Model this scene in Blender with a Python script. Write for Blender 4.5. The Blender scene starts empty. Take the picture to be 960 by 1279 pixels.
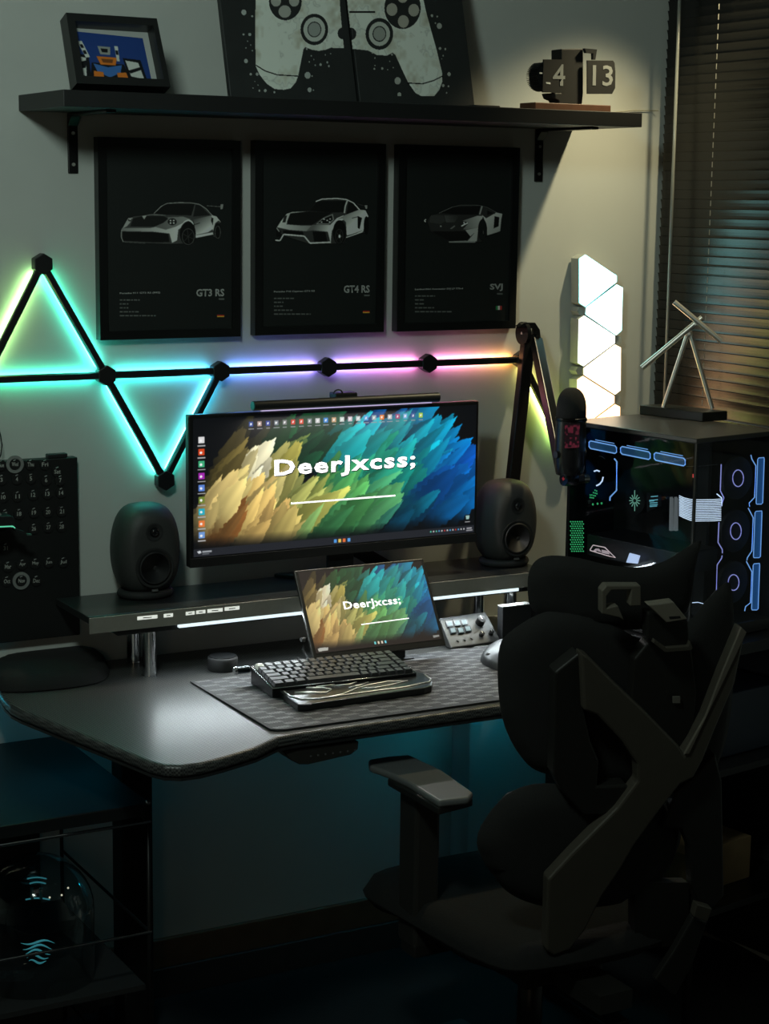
import bpy, bmesh, math, random
import numpy as np
from mathutils import Vector, Matrix
from mathutils.geometry import delaunay_2d_cdt

# ------------------------------------------------------------------ camera, world, lights
scn = bpy.context.scene
COL = scn.collection
CAM = np.array([0.0, -4.085, 1.99]); FPX = 2304.0
YAW, PITCH, ROLL = math.radians(29.207), math.radians(9.741), math.radians(0.75)
Fw = np.array([math.sin(YAW)*math.cos(PITCH), math.cos(YAW)*math.cos(PITCH), -math.sin(PITCH)])
_r = np.array([math.cos(YAW), -math.sin(YAW), 0.0]); _u = np.cross(_r, Fw)
Rt = _r*math.cos(ROLL)+_u*math.sin(ROLL); Up = np.cross(Rt, Fw)
cd = bpy.data.cameras.new('camera'); cam = bpy.data.objects.new('camera', cd); COL.objects.link(cam)
cd.sensor_fit = 'HORIZONTAL'; cd.sensor_width = 36; cd.lens = FPX/960*36; cd.clip_start = .05
cam.matrix_world = Matrix(((Rt[0], Up[0], -Fw[0], CAM[0]), (Rt[1], Up[1], -Fw[1], CAM[1]), (Rt[2], Up[2], -Fw[2], CAM[2]), (0, 0, 0, 1)))
scn.camera = cam
w = bpy.data.worlds.new('world'); scn.world = w; w.use_nodes = True
w.node_tree.nodes['Background'].inputs[0].default_value = (.55, .75, .8, 1)
w.node_tree.nodes['Background'].inputs[1].default_value = .006
vs = scn.view_settings; vs.view_transform = 'Standard'; vs.look = 'None'; vs.gamma = 1; vs.exposure = 0; vs.use_curve_mapping = False
scn.cycles.use_denoising = True; scn.cycles.max_bounces = 6; scn.cycles.sample_clamp_indirect = 3

def lamp(name, kind, loc, target, power, col, size=.1, **k):
    l = bpy.data.lights.new(name, kind); l.energy = power; l.color = col
    if 'shape' in k: l.shape = k.pop('shape'); l.size = size; l.size_y = k.pop('size_y')
    elif kind == 'AREA': l.shape = 'DISK'; l.size = size
    else: l.shadow_soft_size = size
    for a, b in k.items(): setattr(l, a, b)
    o = bpy.data.objects.new(name, l); COL.objects.link(o); o.location = loc
    o.rotation_euler = (Vector(target)-Vector(loc)).to_track_quat('-Z', 'Y').to_euler(); return o
# cool room light behind the desk's left, warm downlight near the window, dim warm light inferred behind the camera
lamp('room_light', 'AREA', (.45, -2.2, 2.82), (1.9, 0, 1.9), 15, (.80, 1, .90), .32)
lamp('warm_downlight', 'SPOT', (3.085, -.395, 2.74), (2.60, -.10, 1.22), 60, (1, .87, .52), .03, spot_size=math.radians(76), spot_blend=1)

lamp('room_lamp_behind', 'AREA', (-.6, -4.2, 1.9), (2.0, -.6, .8), 1.9, (1, .80, .52), .5)

# ------------------------------------------------------------------ helpers
def ray(x, y): return Fw + Rt*(x-480)/FPX - Up*(y-639.5)/FPX
def atY(x, y, Y): d = ray(x, y); return Vector(CAM + d*(Y-CAM[1])/d[1])
def atZ(x, y, Z): d = ray(x, y); return Vector(CAM + d*(Z-CAM[2])/d[2])
def atX(x, y, X): d = ray(x, y); return Vector(CAM + d*(X-CAM[0])/d[0])
class Plane:
    def __init__(s, P, n): s.P = Vector(P); s.n = Vector(n).normalized()
    def __call__(s, x, y, off=0.0):       # off moves the plane along its normal
        d = Vector(ray(x, y)); P = s.P + s.n*off
        return Vector(CAM) + d*((P-Vector(CAM)).dot(s.n)/d.dot(s.n))
def planeY(Y): return Plane((0, Y, 0), (0, -1, 0))
def planeZ(Z): return Plane((0, 0, Z), (0, 0, 1))

MATS = {}
def mat(name, col=(.5, .5, .5), rough=.5, metal=0, emit=0, ecol=None, noise=0, scale=30, bump=0, trans=0, spec=.5, alpha=1, coat=0):
    if name in MATS: return MATS[name]
    m = bpy.data.materials.new(name); m.use_nodes = True; nt = m.node_tree; b = nt.nodes['Principled BSDF']
    b.inputs['Base Color'].default_value = (*col, 1); b.inputs['Roughness'].default_value = rough
    b.inputs['Metallic'].default_value = metal; b.inputs['Specular IOR Level'].default_value = spec
    b.inputs['Transmission Weight'].default_value = trans; b.inputs['Coat Weight'].default_value = coat
    if emit: b.inputs['Emission Color'].default_value = (*(ecol or col), 1); b.inputs['Emission Strength'].default_value = emit
    if noise or bump:
        tc = nt.nodes.new('ShaderNodeTexCoord'); nz = nt.nodes.new('ShaderNodeTexNoise'); nz.inputs['Scale'].default_value = scale; nz.inputs['Detail'].default_value = 5
        nt.links.new(tc.outputs['Object'], nz.inputs['Vector'])
        if noise:
            mx = nt.nodes.new('ShaderNodeMix'); mx.data_type = 'RGBA'
            mx.inputs[6].default_value = (*[c*(1-noise) for c in col], 1); mx.inputs[7].default_value = (*[min(1, c*(1+noise)) for c in col], 1)
            nt.links.new(nz.outputs[0], mx.inputs[0]); nt.links.new(mx.outputs[2], b.inputs['Base Color'])
        if bump:
            bp = nt.nodes.new('ShaderNodeBump'); bp.inputs['Strength'].default_value = bump; bp.inputs['Distance'].default_value = .002
            nt.links.new(nz.outputs[0], bp.inputs['Height']); nt.links.new(bp.outputs[0], b.inputs['Normal'])
    MATS[name] = m; return m
def vcmat(name, emit=0, rough=.6, albedo=1.0, spec=.3):
    if name in MATS: return MATS[name]
    m = bpy.data.materials.new(name); m.use_nodes = True; nt = m.node_tree; b = nt.nodes['Principled BSDF']
    at = nt.nodes.new('ShaderNodeVertexColor'); at.layer_name = 'Col'
    b.inputs['Roughness'].default_value = rough; b.inputs['Specular IOR Level'].default_value = spec
    if emit:
        b.inputs['Base Color'].default_value = (.01, .01, .01, 1)
        nt.links.new(at.outputs[0], b.inputs['Emission Color']); b.inputs['Emission Strength'].default_value = emit
    else: nt.links.new(at.outputs[0], b.inputs['Base Color'])
    MATS[name] = m; return m

ORG = {}
def base(o): return ORG.get(o.name, Vector((0, 0, 0)))
def thing(name, label, cat, loc, group=None):
    o = bpy.data.objects.new(name, None); COL.objects.link(o); o.empty_display_size = .05
    o.location = loc; ORG[o.name] = Vector(loc); o['label'] = label; o['category'] = cat
    if group: o['group'] = group
    return o
def tag(o, label, cat, group=None):
    o['label'] = label; o['category'] = cat
    if group: o['group'] = group
    return o
def meshobj(name, me, m, parent=None, label=None, smooth=False, centre=False, kind=None):
    if m is not None and not me.materials: me.materials.append(m)
    if smooth:
        for p in me.polygons: p.use_smooth = True
    o = bpy.data.objects.new(name, me); COL.objects.link(o)
    if parent is not None:
        b = base(parent); me.transform(Matrix.Translation(-b)); o.parent = parent; ORG[o.name] = b
    elif centre:
        vv = [v.co for v in me.vertices]; lo = [min(v[i] for v in vv) for i in range(3)]; hi = [max(v[i] for v in vv) for i in range(3)]
        c = Vector(((lo[0]+hi[0])/2, (lo[1]+hi[1])/2, lo[2])); me.transform(Matrix.Translation(-c)); o.location = c; ORG[o.name] = c
    if label: o['label'] = label
    if kind: o['kind'] = kind
    return o
class MB:
    def __init__(s): s.bm = bmesh.new()
    def box(s, a, b, M=None, bev=0):
        a, b = Vector(a), Vector(b); c = (a+b)/2; d = b-a
        r = bmesh.ops.create_cube(s.bm, size=1); vs_ = r['verts']
        bmesh.ops.transform(s.bm, matrix=Matrix.Translation(c) @ Matrix.Diagonal((abs(d.x), abs(d.y), abs(d.z), 1)), verts=vs_)
        if bev:
            es = list({e for v in vs_ for e in v.link_edges}); rr = bmesh.ops.bevel(s.bm, geom=es, offset=bev, segments=2, affect='EDGES', profile=.5); vs_ = list(set([v for v in vs_ if v.is_valid]+list(rr['verts'])))
        if M is not None: bmesh.ops.transform(s.bm, matrix=M, verts=vs_)
        return s
    def cyl(s, p0, p1, r0, r1=None, seg=20, caps=True):
        p0, p1 = Vector(p0), Vector(p1); r1 = r0 if r1 is None else r1; d = p1-p0
        r = bmesh.ops.create_cone(s.bm, cap_ends=caps, segments=seg, radius1=r0, radius2=r1, depth=d.length)
        bmesh.ops.transform(s.bm, matrix=Matrix.Translation((p0+p1)/2) @ d.to_track_quat('Z', 'Y').to_matrix().to_4x4(), verts=r['verts']); return s
    def sphere(s, c, r, sc=(1, 1, 1), seg=20, M=None):
        q = bmesh.ops.create_uvsphere(s.bm, u_segments=seg, v_segments=seg//2+2, radius=r)
        mm = Matrix.Translation(c) @ (M if M is not None else Matrix()) @ Matrix.Diagonal((*sc, 1)); bmesh.ops.transform(s.bm, matrix=mm, verts=q['verts']); return s
    def prism(s, pts, ext):
        pts = [Vector(p) for p in pts]; ext = Vector(ext)
        a = [s.bm.verts.new(p) for p in pts]; b = [s.bm.verts.new(p+ext) for p in pts]; n = len(a)
        s.bm.faces.new(a); s.bm.faces.new(b[::-1])
        for i in range(n): s.bm.faces.new((a[i], b[i], b[(i+1) % n], a[(i+1) % n]))
        return s
    def quad(s, *p): s.bm.faces.new([s.bm.verts.new(Vector(q)) for q in p]); return s
    def tube(s, pts, r, seg=8, closed=False):
        pts = [Vector(p) for p in pts]; n = len(pts); rings = []; up = Vector((0, 0, 1))
        for i, p in enumerate(pts):
            t = (pts[min(i+1, n-1)]-pts[max(i-1, 0)]) if not closed else (pts[(i+1) % n]-pts[i-1])
            t.normalize(); a = t.cross(up)
            if a.length < .05: a = t.cross(Vector((1, 0, 0)))
            a.normalize(); b = a.cross(t); rr = r[i] if isinstance(r, (list, tuple)) else r
            rings.append([s.bm.verts.new(p+(a*math.cos(q)+b*math.sin(q))*rr) for q in [2*math.pi*j/seg for j in range(seg)]])
        for i in range(n if closed else n-1):
            A, B = rings[i], rings[(i+1) % n]
            for j in range(seg): s.bm.faces.new((A[j], A[(j+1) % seg], B[(j+1) % seg], B[j]))
        if not closed: s.bm.faces.new(rings[0][::-1]); s.bm.faces.new(rings[-1])
        return s
    def lathe(s, prof, c, axis=(0, 0, 1), seg=28, sc=(1, 1), M=None):
        q = (M if M is not None else Vector(axis).to_track_quat('Z', 'Y').to_matrix().to_4x4()); q = Matrix.Translation(c) @ q; rings = []
        for r, z in prof: rings.append([s.bm.verts.new(q @ Vector((max(r, 1e-5)*math.cos(t)*sc[0], max(r, 1e-5)*math.sin(t)*sc[1], z))) for t in [2*math.pi*j/seg for j in range(seg)]])
        for A, B in zip(rings, rings[1:]):
            for j in range(seg): s.bm.faces.new((A[j], A[(j+1) % seg], B[(j+1) % seg], B[j]))
        s.bm.faces.new(rings[0][::-1]); s.bm.faces.new(rings[-1]); return s
    def mesh(s, name='m'):
        bmesh.ops.recalc_face_normals(s.bm, faces=s.bm.faces); me = bpy.data.meshes.new(name); s.bm.to_mesh(me); s.bm.free(); return me
    def put(s, name, m, parent=None, label=None, smooth=False, bevel=0, centre=False, kind=None, seg=2):
        o = meshobj(name, s.mesh(name), m, parent, label, smooth, centre, kind)
        if bevel:
            b = o.modifiers.new('bevel', 'BEVEL'); b.width = bevel; b.segments = seg; b.limit_method = 'ANGLE'; b.angle_limit = .6
        return o
def autosmooth(o, ang=40):
    me = o.data; bm = bmesh.new(); bm.from_mesh(me)
    for f in bm.faces: f.smooth = True
    for e in bm.edges: e.smooth = not (len(e.link_faces) == 2 and e.calc_face_angle(0) > math.radians(ang))
    bm.to_mesh(me); bm.free(); return o
def inst(name, me, parent, M, m=None, label=None):   # piece that shares mesh data; M = world matrix of the piece
    o = bpy.data.objects.new(name, me); COL.objects.link(o)
    if m is not None and not me.materials: me.materials.append(m)
    b = base(parent) if parent is not None else Vector()
    o.parent = parent; o.matrix_local = Matrix.Translation(-b) @ M; ORG[o.name] = M.translation.copy()
    if label: o['label'] = label
    return o
def smoothpoly(p, it=2):
    for _ in range(it):
        q = []
        for i in range(len(p)):
            a, b = p[i], p[(i+1) % len(p)]
            q += [(.75*a[0]+.25*b[0], .75*a[1]+.25*b[1]), (.25*a[0]+.75*b[0], .25*a[1]+.75*b[1])]
        p = q
    return p
def cushion(poly, surf, nrm, T, R, step, back=None, tb=None):
    """poly: uv outline; surf(u,v)->Vector; nrm: Vector towards the front; T front bulge, tb back bulge, R rounding width"""
    tb = T if tb is None else tb
    P = np.array(poly, float); n = len(P)
    lo, hi = P.min(0), P.max(0); pts = [tuple(p) for p in P]
    xs = np.arange(lo[0]+step/2, hi[0], step); ys = np.arange(lo[1]+step/2, hi[1], step)
    A, B = P, np.roll(P, -1, 0)
    def dist(q):
        d = B-A; t = np.clip(((q-A)*d).sum(1)/np.maximum((d*d).sum(1), 1e-12), 0, 1); return np.sqrt((((A+d*t[:, None])-q)**2).sum(1)).min()
    def inside(q):
        c = ((A[:, 1] > q[1]) != (B[:, 1] > q[1])); dy = np.where(B[:, 1] == A[:, 1], 1e-9, B[:, 1]-A[:, 1])
        return (c & (q[0] < (B[:, 0]-A[:, 0])*(q[1]-A[:, 1])/dy+A[:, 0])).sum() % 2 == 1
    for x in xs:
        for y in ys:
            q = np.array((x, y))
            if inside(q) and dist(q) > step*.35: pts.append((x, y))
    vo, eo, fo, *_ = delaunay_2d_cdt([Vector(p) for p in pts], [(i, (i+1) % n) for i in range(n)], [list(range(n))], 1, 1e-7)
    bm = bmesh.new(); N = Vector(nrm).normalized(); f_, b_ = [], []
    for v in vo:
        d = dist(np.array(v)); k = math.sqrt(max(0, 1-(1-min(d/R, 1))**2)); S = Vector(surf(v[0], v[1]))
        f_.append(bm.verts.new(S+N*(T*(k+.02)))); b_.append(bm.verts.new(S-N*(tb*(k+.02))))
    cnt = {}
    for f in fo:
        bm.faces.new([f_[i] for i in f]); bm.faces.new([b_[i] for i in f][::-1])
        for i in range(len(f)):
            e = (f[i], f[(i+1) % len(f)]); cnt[tuple(sorted(e))] = cnt.get(tuple(sorted(e)), 0)+1
    for (a, b), c in cnt.items():
        if c == 1: bm.faces.new((f_[a], f_[b], b_[b], b_[a]))
    bmesh.ops.recalc_face_normals(bm, faces=bm.faces)
    me = bpy.data.meshes.new('cushion'); bm.to_mesh(me); bm.free()
    for p in me.polygons: p.use_smooth = True
    return me
# lettering
_font = [None]
def textmesh(s, bold=0.0, spacing=1.0):
    c = bpy.data.curves.new('t', 'FONT'); c.body = s; c.size = 1; c.offset = bold; c.space_character = spacing; c.resolution_u = 2
    o = bpy.data.objects.new('t', c); COL.objects.link(o)
    dg = bpy.context.evaluated_depsgraph_get(); me = bpy.data.meshes.new_from_object(o.evaluated_get(dg)); bpy.data.objects.remove(o); bpy.data.curves.remove(c)
    return me
def text(name, s, O, ex, ey, m, parent, n=None, lift=.0006, bold=0, spacing=1.0, fit=True):
    """bbox of the string fills O..O+ex, O..O+ey"""
    me = textmesh(s, bold, spacing); V = np.array([v.co[:] for v in me.vertices]); lo, hi = V.min(0), V.max(0)
    O, ex, ey = Vector(O), Vector(ex), Vector(ey); N = ex.cross(ey).normalized()*lift
    for v in me.vertices:
        a = (v.co.x-lo[0])/max(hi[0]-lo[0], 1e-6); b = (v.co.y-lo[1])/max(hi[1]-lo[1], 1e-6); v.co = O+ex*a+ey*b+N
    return meshobj(name, me, m, parent)
def text_px(name, s, pl, bl, br, h, m, parent, bold=0, spacing=1.0, off=.0008):
    O = pl(*bl, off); ex = pl(*br, off)-O; ey = pl(bl[0], bl[1]-h, off)-O; ey -= ex*(ey.dot(ex)/ex.length_squared)
    return text(name, s, O, ex, ey, m, parent, bold=bold, spacing=spacing, lift=0)
# raster prints: flat artwork as coloured grids
def srgb(a): a = np.asarray(a, float)/255; return np.where(a <= .04045, a/12.92, ((a+.055)/1.055)**2.4)
def fillpoly(arr, poly, c0, c1=None, p0=None, p1=None, a=1.0):
    P = np.array(poly, float); H, W_ = arr.shape[:2]
    x0, y0 = np.floor(P.min(0)).astype(int); x1, y1 = np.ceil(P.max(0)).astype(int)+1
    x0, y0, x1, y1 = max(x0, 0), max(y0, 0), min(x1, W_), min(y1, H)
    if x1 <= x0 or y1 <= y0: return
    X, Y = np.meshgrid(np.arange(x0, x1)+.5, np.arange(y0, y1)+.5); ins = np.zeros(X.shape, bool); Q = np.roll(P, -1, 0)
    for (ax, ay), (bx, by) in zip(P, Q):
        if ay == by: continue
        ins ^= ((ay > Y) != (by > Y)) & (X < (bx-ax)*(Y-ay)/(by-ay)+ax)
    c0 = np.array(c0, float)*np.ones(3)
    if c1 is None: C = np.broadcast_to(c0, X.shape+(3,))
    else:
        c1 = np.array(c1, float)*np.ones(3); d = np.array(p1, float)-p0; t = np.clip(((X-p0[0])*d[0]+(Y-p0[1])*d[1])/(d@d), 0, 1)[..., None]; C = c0*(1-t)+c1*t
    S = arr[y0:y1, x0:x1]; S[ins] = S[ins]*(1-a)+C[ins]*a
def ell(cx, cy, rx, ry=None, n=28): ry = rx if ry is None else ry; return [(cx+rx*math.cos(2*math.pi*i/n), cy+ry*math.sin(2*math.pi*i/n)) for i in range(n)]
def strokeline(arr, pts, wd, c, a=1.0):
    for (ax, ay), (bx, by) in zip(pts, pts[1:]):
        L = math.hypot(bx-ax, by-ay) or 1; nx, ny = -(by-ay)/L*wd/2, (bx-ax)/L*wd/2
        fillpoly(arr, [(ax+nx, ay+ny), (bx+nx, by+ny), (bx-nx, by-ny), (ax-nx, ay-ny)], c, a=a)
def blur(a, n=1):
    for _ in range(n):
        p = np.pad(a, ((1, 1), (1, 1), (0, 0)), 'edge'); a = (p[:-2, 1:-1]+p[2:, 1:-1]+p[1:-1, :-2]+p[1:-1, 2:]+2*p[1:-1, 1:-1])/6
    return a
def raster(name, arr, TL, TR, BR, BL, m, parent, keep=None, lin=None, label=None):
    H, W_ = arr.shape[:2]; TL, TR, BR, BL = [np.array(p[:]) for p in (TL, TR, BR, BL)]
    u = ((np.arange(W_)+.5)/W_)[None, :, None]; v = ((np.arange(H)+.5)/H)[:, None, None]; u[0, 0] = 0; u[0, -1] = 1; v[0] = 0; v[-1] = 1
    P = (TL*(1-u)+TR*u)*(1-v)+(BL*(1-u)+BR*u)*v; P = P.reshape(-1, 3)
    idx = np.arange(H*W_).reshape(H, W_); F = np.stack([idx[:-1, :-1], idx[1:, :-1], idx[1:, 1:], idx[:-1, 1:]], -1).reshape(-1, 4)
    C = (srgb(arr) if lin is None else lin).reshape(-1, 3)
    if keep is not None:
        k = keep.reshape(-1); F = F[k[F].any(1)]; used = np.unique(F); mp = np.full(H*W_, -1); mp[used] = np.arange(len(used)); F = mp[F]; P = P[used]; C = C[used]
    me = bpy.data.meshes.new(name); me.vertices.add(len(P)); me.vertices.foreach_set('co', P.ravel().astype(np.float32))
    me.loops.add(F.size); me.loops.foreach_set('vertex_index', F.ravel().astype(np.int32)); me.polygons.add(len(F)); me.polygons.foreach_set('loop_start', (np.arange(len(F))*4).astype(np.int32))
    ca = me.color_attributes.new('Col', 'FLOAT_COLOR', 'POINT'); ca.data.foreach_set('color', np.hstack([C, np.ones((len(C), 1))]).ravel().astype(np.float32))
    me.update(calc_edges=True); me.validate()
    return meshobj(name, me, m, parent, label)
rnd = random.Random(7); nr = np.random.RandomState(5)

# ------------------------------------------------------------------ materials
BLK = mat('black_plastic', (.012, .013, .014), .45, bump=.15, scale=400)
BLKG = mat('black_gloss', (.008, .009, .010), .12)
BLKM = mat('black_matte', (.014, .0145, .015), .75, noise=.2, scale=60)
SOFT = mat('black_fabric', (.011, .011, .011), .95, noise=.3, scale=500, bump=.5)
METAL = mat('black_metal', (.02, .02, .021), .38, metal=.6, bump=.1, scale=300)
CHROME = mat('chrome', (.75, .76, .78), .12, metal=1)
STEEL = mat('brushed_steel', (.88, .86, .80), .42, metal=1, noise=.06, scale=200)
DOT = mat('white_print', (.62, .64, .62), .7)
def glow(name, col, s): return mat(name, col, .4, emit=s, ecol=col)
def setting(o): o['kind'] = 'structure'; return o

# ------------------------------------------------------------------ room
WX = 3.16
wallm = mat('wall_paint', (.56, .58, .55), .75, noise=.05, scale=7, bump=.12)
darkfloor = mat('dark_carpet', (.006, .008, .010), .9, noise=.35, scale=120, bump=.5)
setting(MB().box((-1.6, 0, 0), (WX+.1, .1, 3.0)).put('wall_back', wallm))
setting(MB().box((WX, -4.6, 0), (WX+.1, 0, 3.0)).put('wall_right', wallm))
setting(MB().box((-1.7, -4.6, 0), (-1.6, .1, 3.0)).put('wall_left', wallm))
setting(MB().box((-1.7, -4.6, -.1), (WX+.1, .1, 0)).put('floor', darkfloor))
setting(MB().box((-1.7, -4.6, 3.0), (WX+.1, .1, 3.1)).put('ceiling', mat('ceiling_paint', (.5, .5, .48), .8, noise=.04, scale=9)))
bbm = mat('brown_baseboard', (.16, .10, .06), .5, noise=.35, scale=18)
setting(MB().box((-1.6, -.015, .075), (WX, 0, .15)).put('baseboard_back', bbm, bevel=.003))
setting(MB().box((-1.6, -.022, 0), (WX, 0, .075)).put('trim_1', mat('grey_plinth', (.05, .055, .055), .6, noise=.2, scale=20), bevel=.002))
# boxed-in column by the corner, with a perforated face
setting(MB().box((2.50, -.09, .15), (WX, 0, .88)).put('trim_2', mat('column_paint', (.42, .46, .46), .7, noise=.06, scale=15), bevel=.003))
# window frame behind the blind
wf = setting(MB().box((WX-.012, -2.4, 1.35), (WX, -.02, 1.40)).box((WX-.012, -2.4, 1.35), (WX, -2.36, 2.75)).box((WX-.012, -.06, 1.35), (WX, -.02, 2.75)).box((WX-.012, -2.4, 2.71), (WX, -.02, 2.75)).box((WX-.012, -1.22, 1.35), (WX, -1.18, 2.75)).put('window_1', mat('window_frame', (.5, .47, .38), .5, noise=.05)))
MB().box((WX-.006, -2.36, 1.40), (WX-.002, -.06, 2.71)).put('pane', mat('night_glass', (.004, .005, .008), .05), wf)

# ---- venetian blind: every slat its own piece
bl = thing('venetian_blind', 'black wooden venetian blind hanging closed over the window at the right', 'blind', (3.125, -1.2, 1.43))
slatm = mat('blind_slat', (.007, .0065, .006), .27, spec=.45, noise=.2, scale=9, bump=.1)
sb = MB(); L0, L1 = -1.13, 1.18; n_ = 6
for i in range(n_):   # curved cross section
    a0 = -.024+.048*i/n_; a1 = -.024+.048*(i+1)/n_; f = lambda a: .003*(1-(a/.024)**2)
    sb.prism([(f(a0), L0, a0), (f(a1), L0, a1), (f(a1)+.0022, L0, a1), (f(a0)+.0022, L0, a0)], (0, L1-L0, 0))
slat = sb.mesh('slat'); slat.materials.append(slatm)
z = 1.447; tilt = math.radians(-5); k = 0
while z < 2.72:
    inst('slat', slat, bl, Matrix.Translation((3.118, -1.2, z)) @ Matrix.Rotation(tilt+.012*math.sin(k*1.7), 4, 'Y')); z += .0247; k += 1
MB().box((3.10, -2.33, 1.412), (3.135, -.025, 1.425)).put('bottom_rail', slatm, bl, bevel=.002)
MB().box((3.095, -2.33, 2.73), (3.145, -.025, 2.78)).put('head_rail', slatm, bl)
cordm = mat('grey_cord', (.30, .29, .25), .8)
for yy in (-.26, -.95, -1.7):
    c = MB(); zz = 1.43
    while zz < 2.72: c.cyl((3.094, yy, zz), (3.094, yy, zz+.014), .0012, seg=5); zz += .0247
    c.put('ladder_cord', cordm, bl)
p1, p0 = atX(848, 4, 3.085), atX(829.5, 505, 3.085)
MB().cyl(p0, p1+Vector((0, 0, .25)), .0045, seg=10).put('tilt_wand', mat('clear_wand', (.30, .31, .28), .2, spec=.8), bl, smooth=True)

# ------------------------------------------------------------------ wall shelf and what stands on it
SZ = 2.20
sh = thing('wall_shelf', 'long black wall shelf above the three framed car prints', 'shelf', (2.08, -.15, 2.165))
MB().box((1.333, -.30, 2.165), (2.835, -.001, SZ)).put('board', mat('shelf_black', (.009, .0095, .0095), .5, noise=.25, scale=14), sh, bevel=.0015)
for px in (90, 672.5):
    X = atY(px, 170, 0).x
    br = MB(); br.box((X-.012, -.006, 2.03), (X+.012, 0, 2.163)); br.box((X-.012, -.25, 2.158), (X+.012, 0, 2.1645))
    br.prism([(X-.012, -.006, 2.135), (X-.012, -.006, 2.158), (X-.012, -.03, 2.158)], (.024, 0, 0))
    b_ = br.put('bracket', METAL, sh, bevel=.002)
    [MB().cyl((X, -.006, zz), (X, -.009, zz), .004, seg=10).put('screw', STEEL, b_) for zz in (2.05, 2.12)]

# shadow-box frame with blue collage
t20 = math.radians(20); pl = Plane((1.5, -.30, 2.2145), (0, -math.cos(t20), math.sin(t20)))
TL, TR, BR, BL = pl(82.5, 15.6), pl(195.8, 23), pl(213, 108.6), pl(95.8, 104); nb = pl.n
fr = thing('shadow_box_frame', 'deep black shadow box frame with blue collage, leaning back on the shelf', 'picture frame', (BL+BR)/2)
def lerp4(u, v): return (TL*(1-u)+TR*u)*(1-v)+(BL*(1-u)+BR*u)*v
mb = MB(); IN = [(.085, .11), (.945, .11), (.945, .89), (.085, .89)]; OUT = [(0, 0), (1, 0), (1, 1), (0, 1)]
for i in range(4):
    q = [lerp4(*OUT[i]), lerp4(*OUT[(i+1) % 4]), lerp4(*IN[(i+1) % 4]), lerp4(*IN[i])]; mb.prism(q, -nb*.042)
mb.put('frame', mat('frame_black', (.010, .011, .011), .4), fr)
MB().prism([lerp4(*p)-nb*.036 for p in OUT], -nb*.005).put('backing', mat('grey_mount', (.42, .44, .43), .8), fr)
art = np.full((150, 220, 3), (30, 62, 130), float)
W, K, O_, B2 = (205, 210, 205), (14, 17, 22), (215, 120, 40), (60, 110, 180)
for pg, c in (([(6, 60), (55, 60), (52, 122), (20, 122)], K), ([(14, 66), (46, 68), (40, 118), (20, 112)], W), ([(150, 62), (200, 64), (208, 124), (158, 122)], K), ([(156, 68), (192, 72), (200, 118), (164, 112)], W),
              ([(16, 84), (50, 74), (40, 96), (20, 98)], K), ([(160, 96), (196, 84), (196, 92), (164, 104)], K), ([(60, 80), (150, 80), (162, 122), (50, 122)], K), ([(64, 82), (104, 90), (144, 82), (136, 104), (104, 118), (72, 104)], B2),
              ([(62, 102), (88, 104), (88, 120), (60, 118)], O_), ([(126, 104), (152, 102), (156, 120), (126, 120)], O_), ([(76, 62), (134, 62), (126, 84), (84, 84)], O_), ([(88, 68), (122, 68), (118, 78), (92, 78)], (120, 70, 30)),
              ([(28, 26), (42, 24), (58, 66), (46, 68)], W), ([(34, 34), (42, 33), (46, 42), (38, 43)], K), ([(40, 50), (48, 48), (51, 58), (43, 59)], K), ([(132, 30), (142, 30), (140, 72), (132, 72)], W), ([(133, 42), (140, 42), (140, 54), (133, 54)], K),
              ([(84, 34), (120, 34), (116, 56), (88, 56)], (150, 155, 150)), ([(92, 40), (112, 40), (110, 50), (94, 50)], K),
              ([(0, 126), (220, 132), (220, 150), (0, 150)], (24, 44, 95))): fillpoly(art, pg, c)
for x in range(96, 196, 6): strokeline(art, [(x, 134), (x+4, 134)], 3, (120, 140, 180))
AI = [lerp4(*p)-nb*.0355 for p in [(.03, .15), (.875, .20), (.885, .97), (.03, .97)]]
raster('print', blur(art), *AI, vcmat('print_paint'), fr)
ex, ey = AI[1]-AI[0], AI[3]-AI[0]
text('lettering', 'X-', AI[0]+ex*.02+ey*.30, ex*.12, -ey*.22, DOT, fr, bold=.01)
text('lettering', 'FFSF', AI[0]+ex*.30+ey*.93, ex*.14, -ey*.09, DOT, fr, bold=.02)

# ---- two leaning canvases with a games controller painting
tc_ = math.radians(15); cp = Plane((1.9, -.19, SZ+.001), (0, -math.cos(tc_), math.sin(tc_)))
canm = mat('canvas_black', (.020, .023, .023), .55, noise=.2, scale=25, bump=.3)
cart = np.zeros((360, 620, 3)); S_ = 2.0; ox, oy = 295, -90   # grid px = (x-ox)*2, (y-oy)*2
g = lambda pts, s, x0: [((x0+x/s-ox)*S_, (y/s-oy)*S_) for x, y in pts]
Lh = g([(172, -330), (168, 180), (172, 350), (200, 405), (250, 460), (310, 495), (380, 500), (430, 490), (468, 452), (485, 410), (525, 240), (540, 228), (590, 245), (640, 252), (690, 245), (730, 232), (832, 235), (805, 0), (780, -330), (560, -380), (300, -390)], 6, 290)
Rh = g([(55, 225), (160, 235), (220, 262), (290, 265), (330, 248), (350, 262), (390, 340), (440, 430), (490, 490), (550, 515), (615, 515), (660, 470), (682, 420), (680, 370), (640, 230), (600, 110), (565, 0), (480, -330), (300, -380), (-10, -330), (25, 0)], 5.647, 430)
msk = np.zeros_like(cart)
for hnd in (Lh, Rh): fillpoly(msk, hnd, 1)
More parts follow.
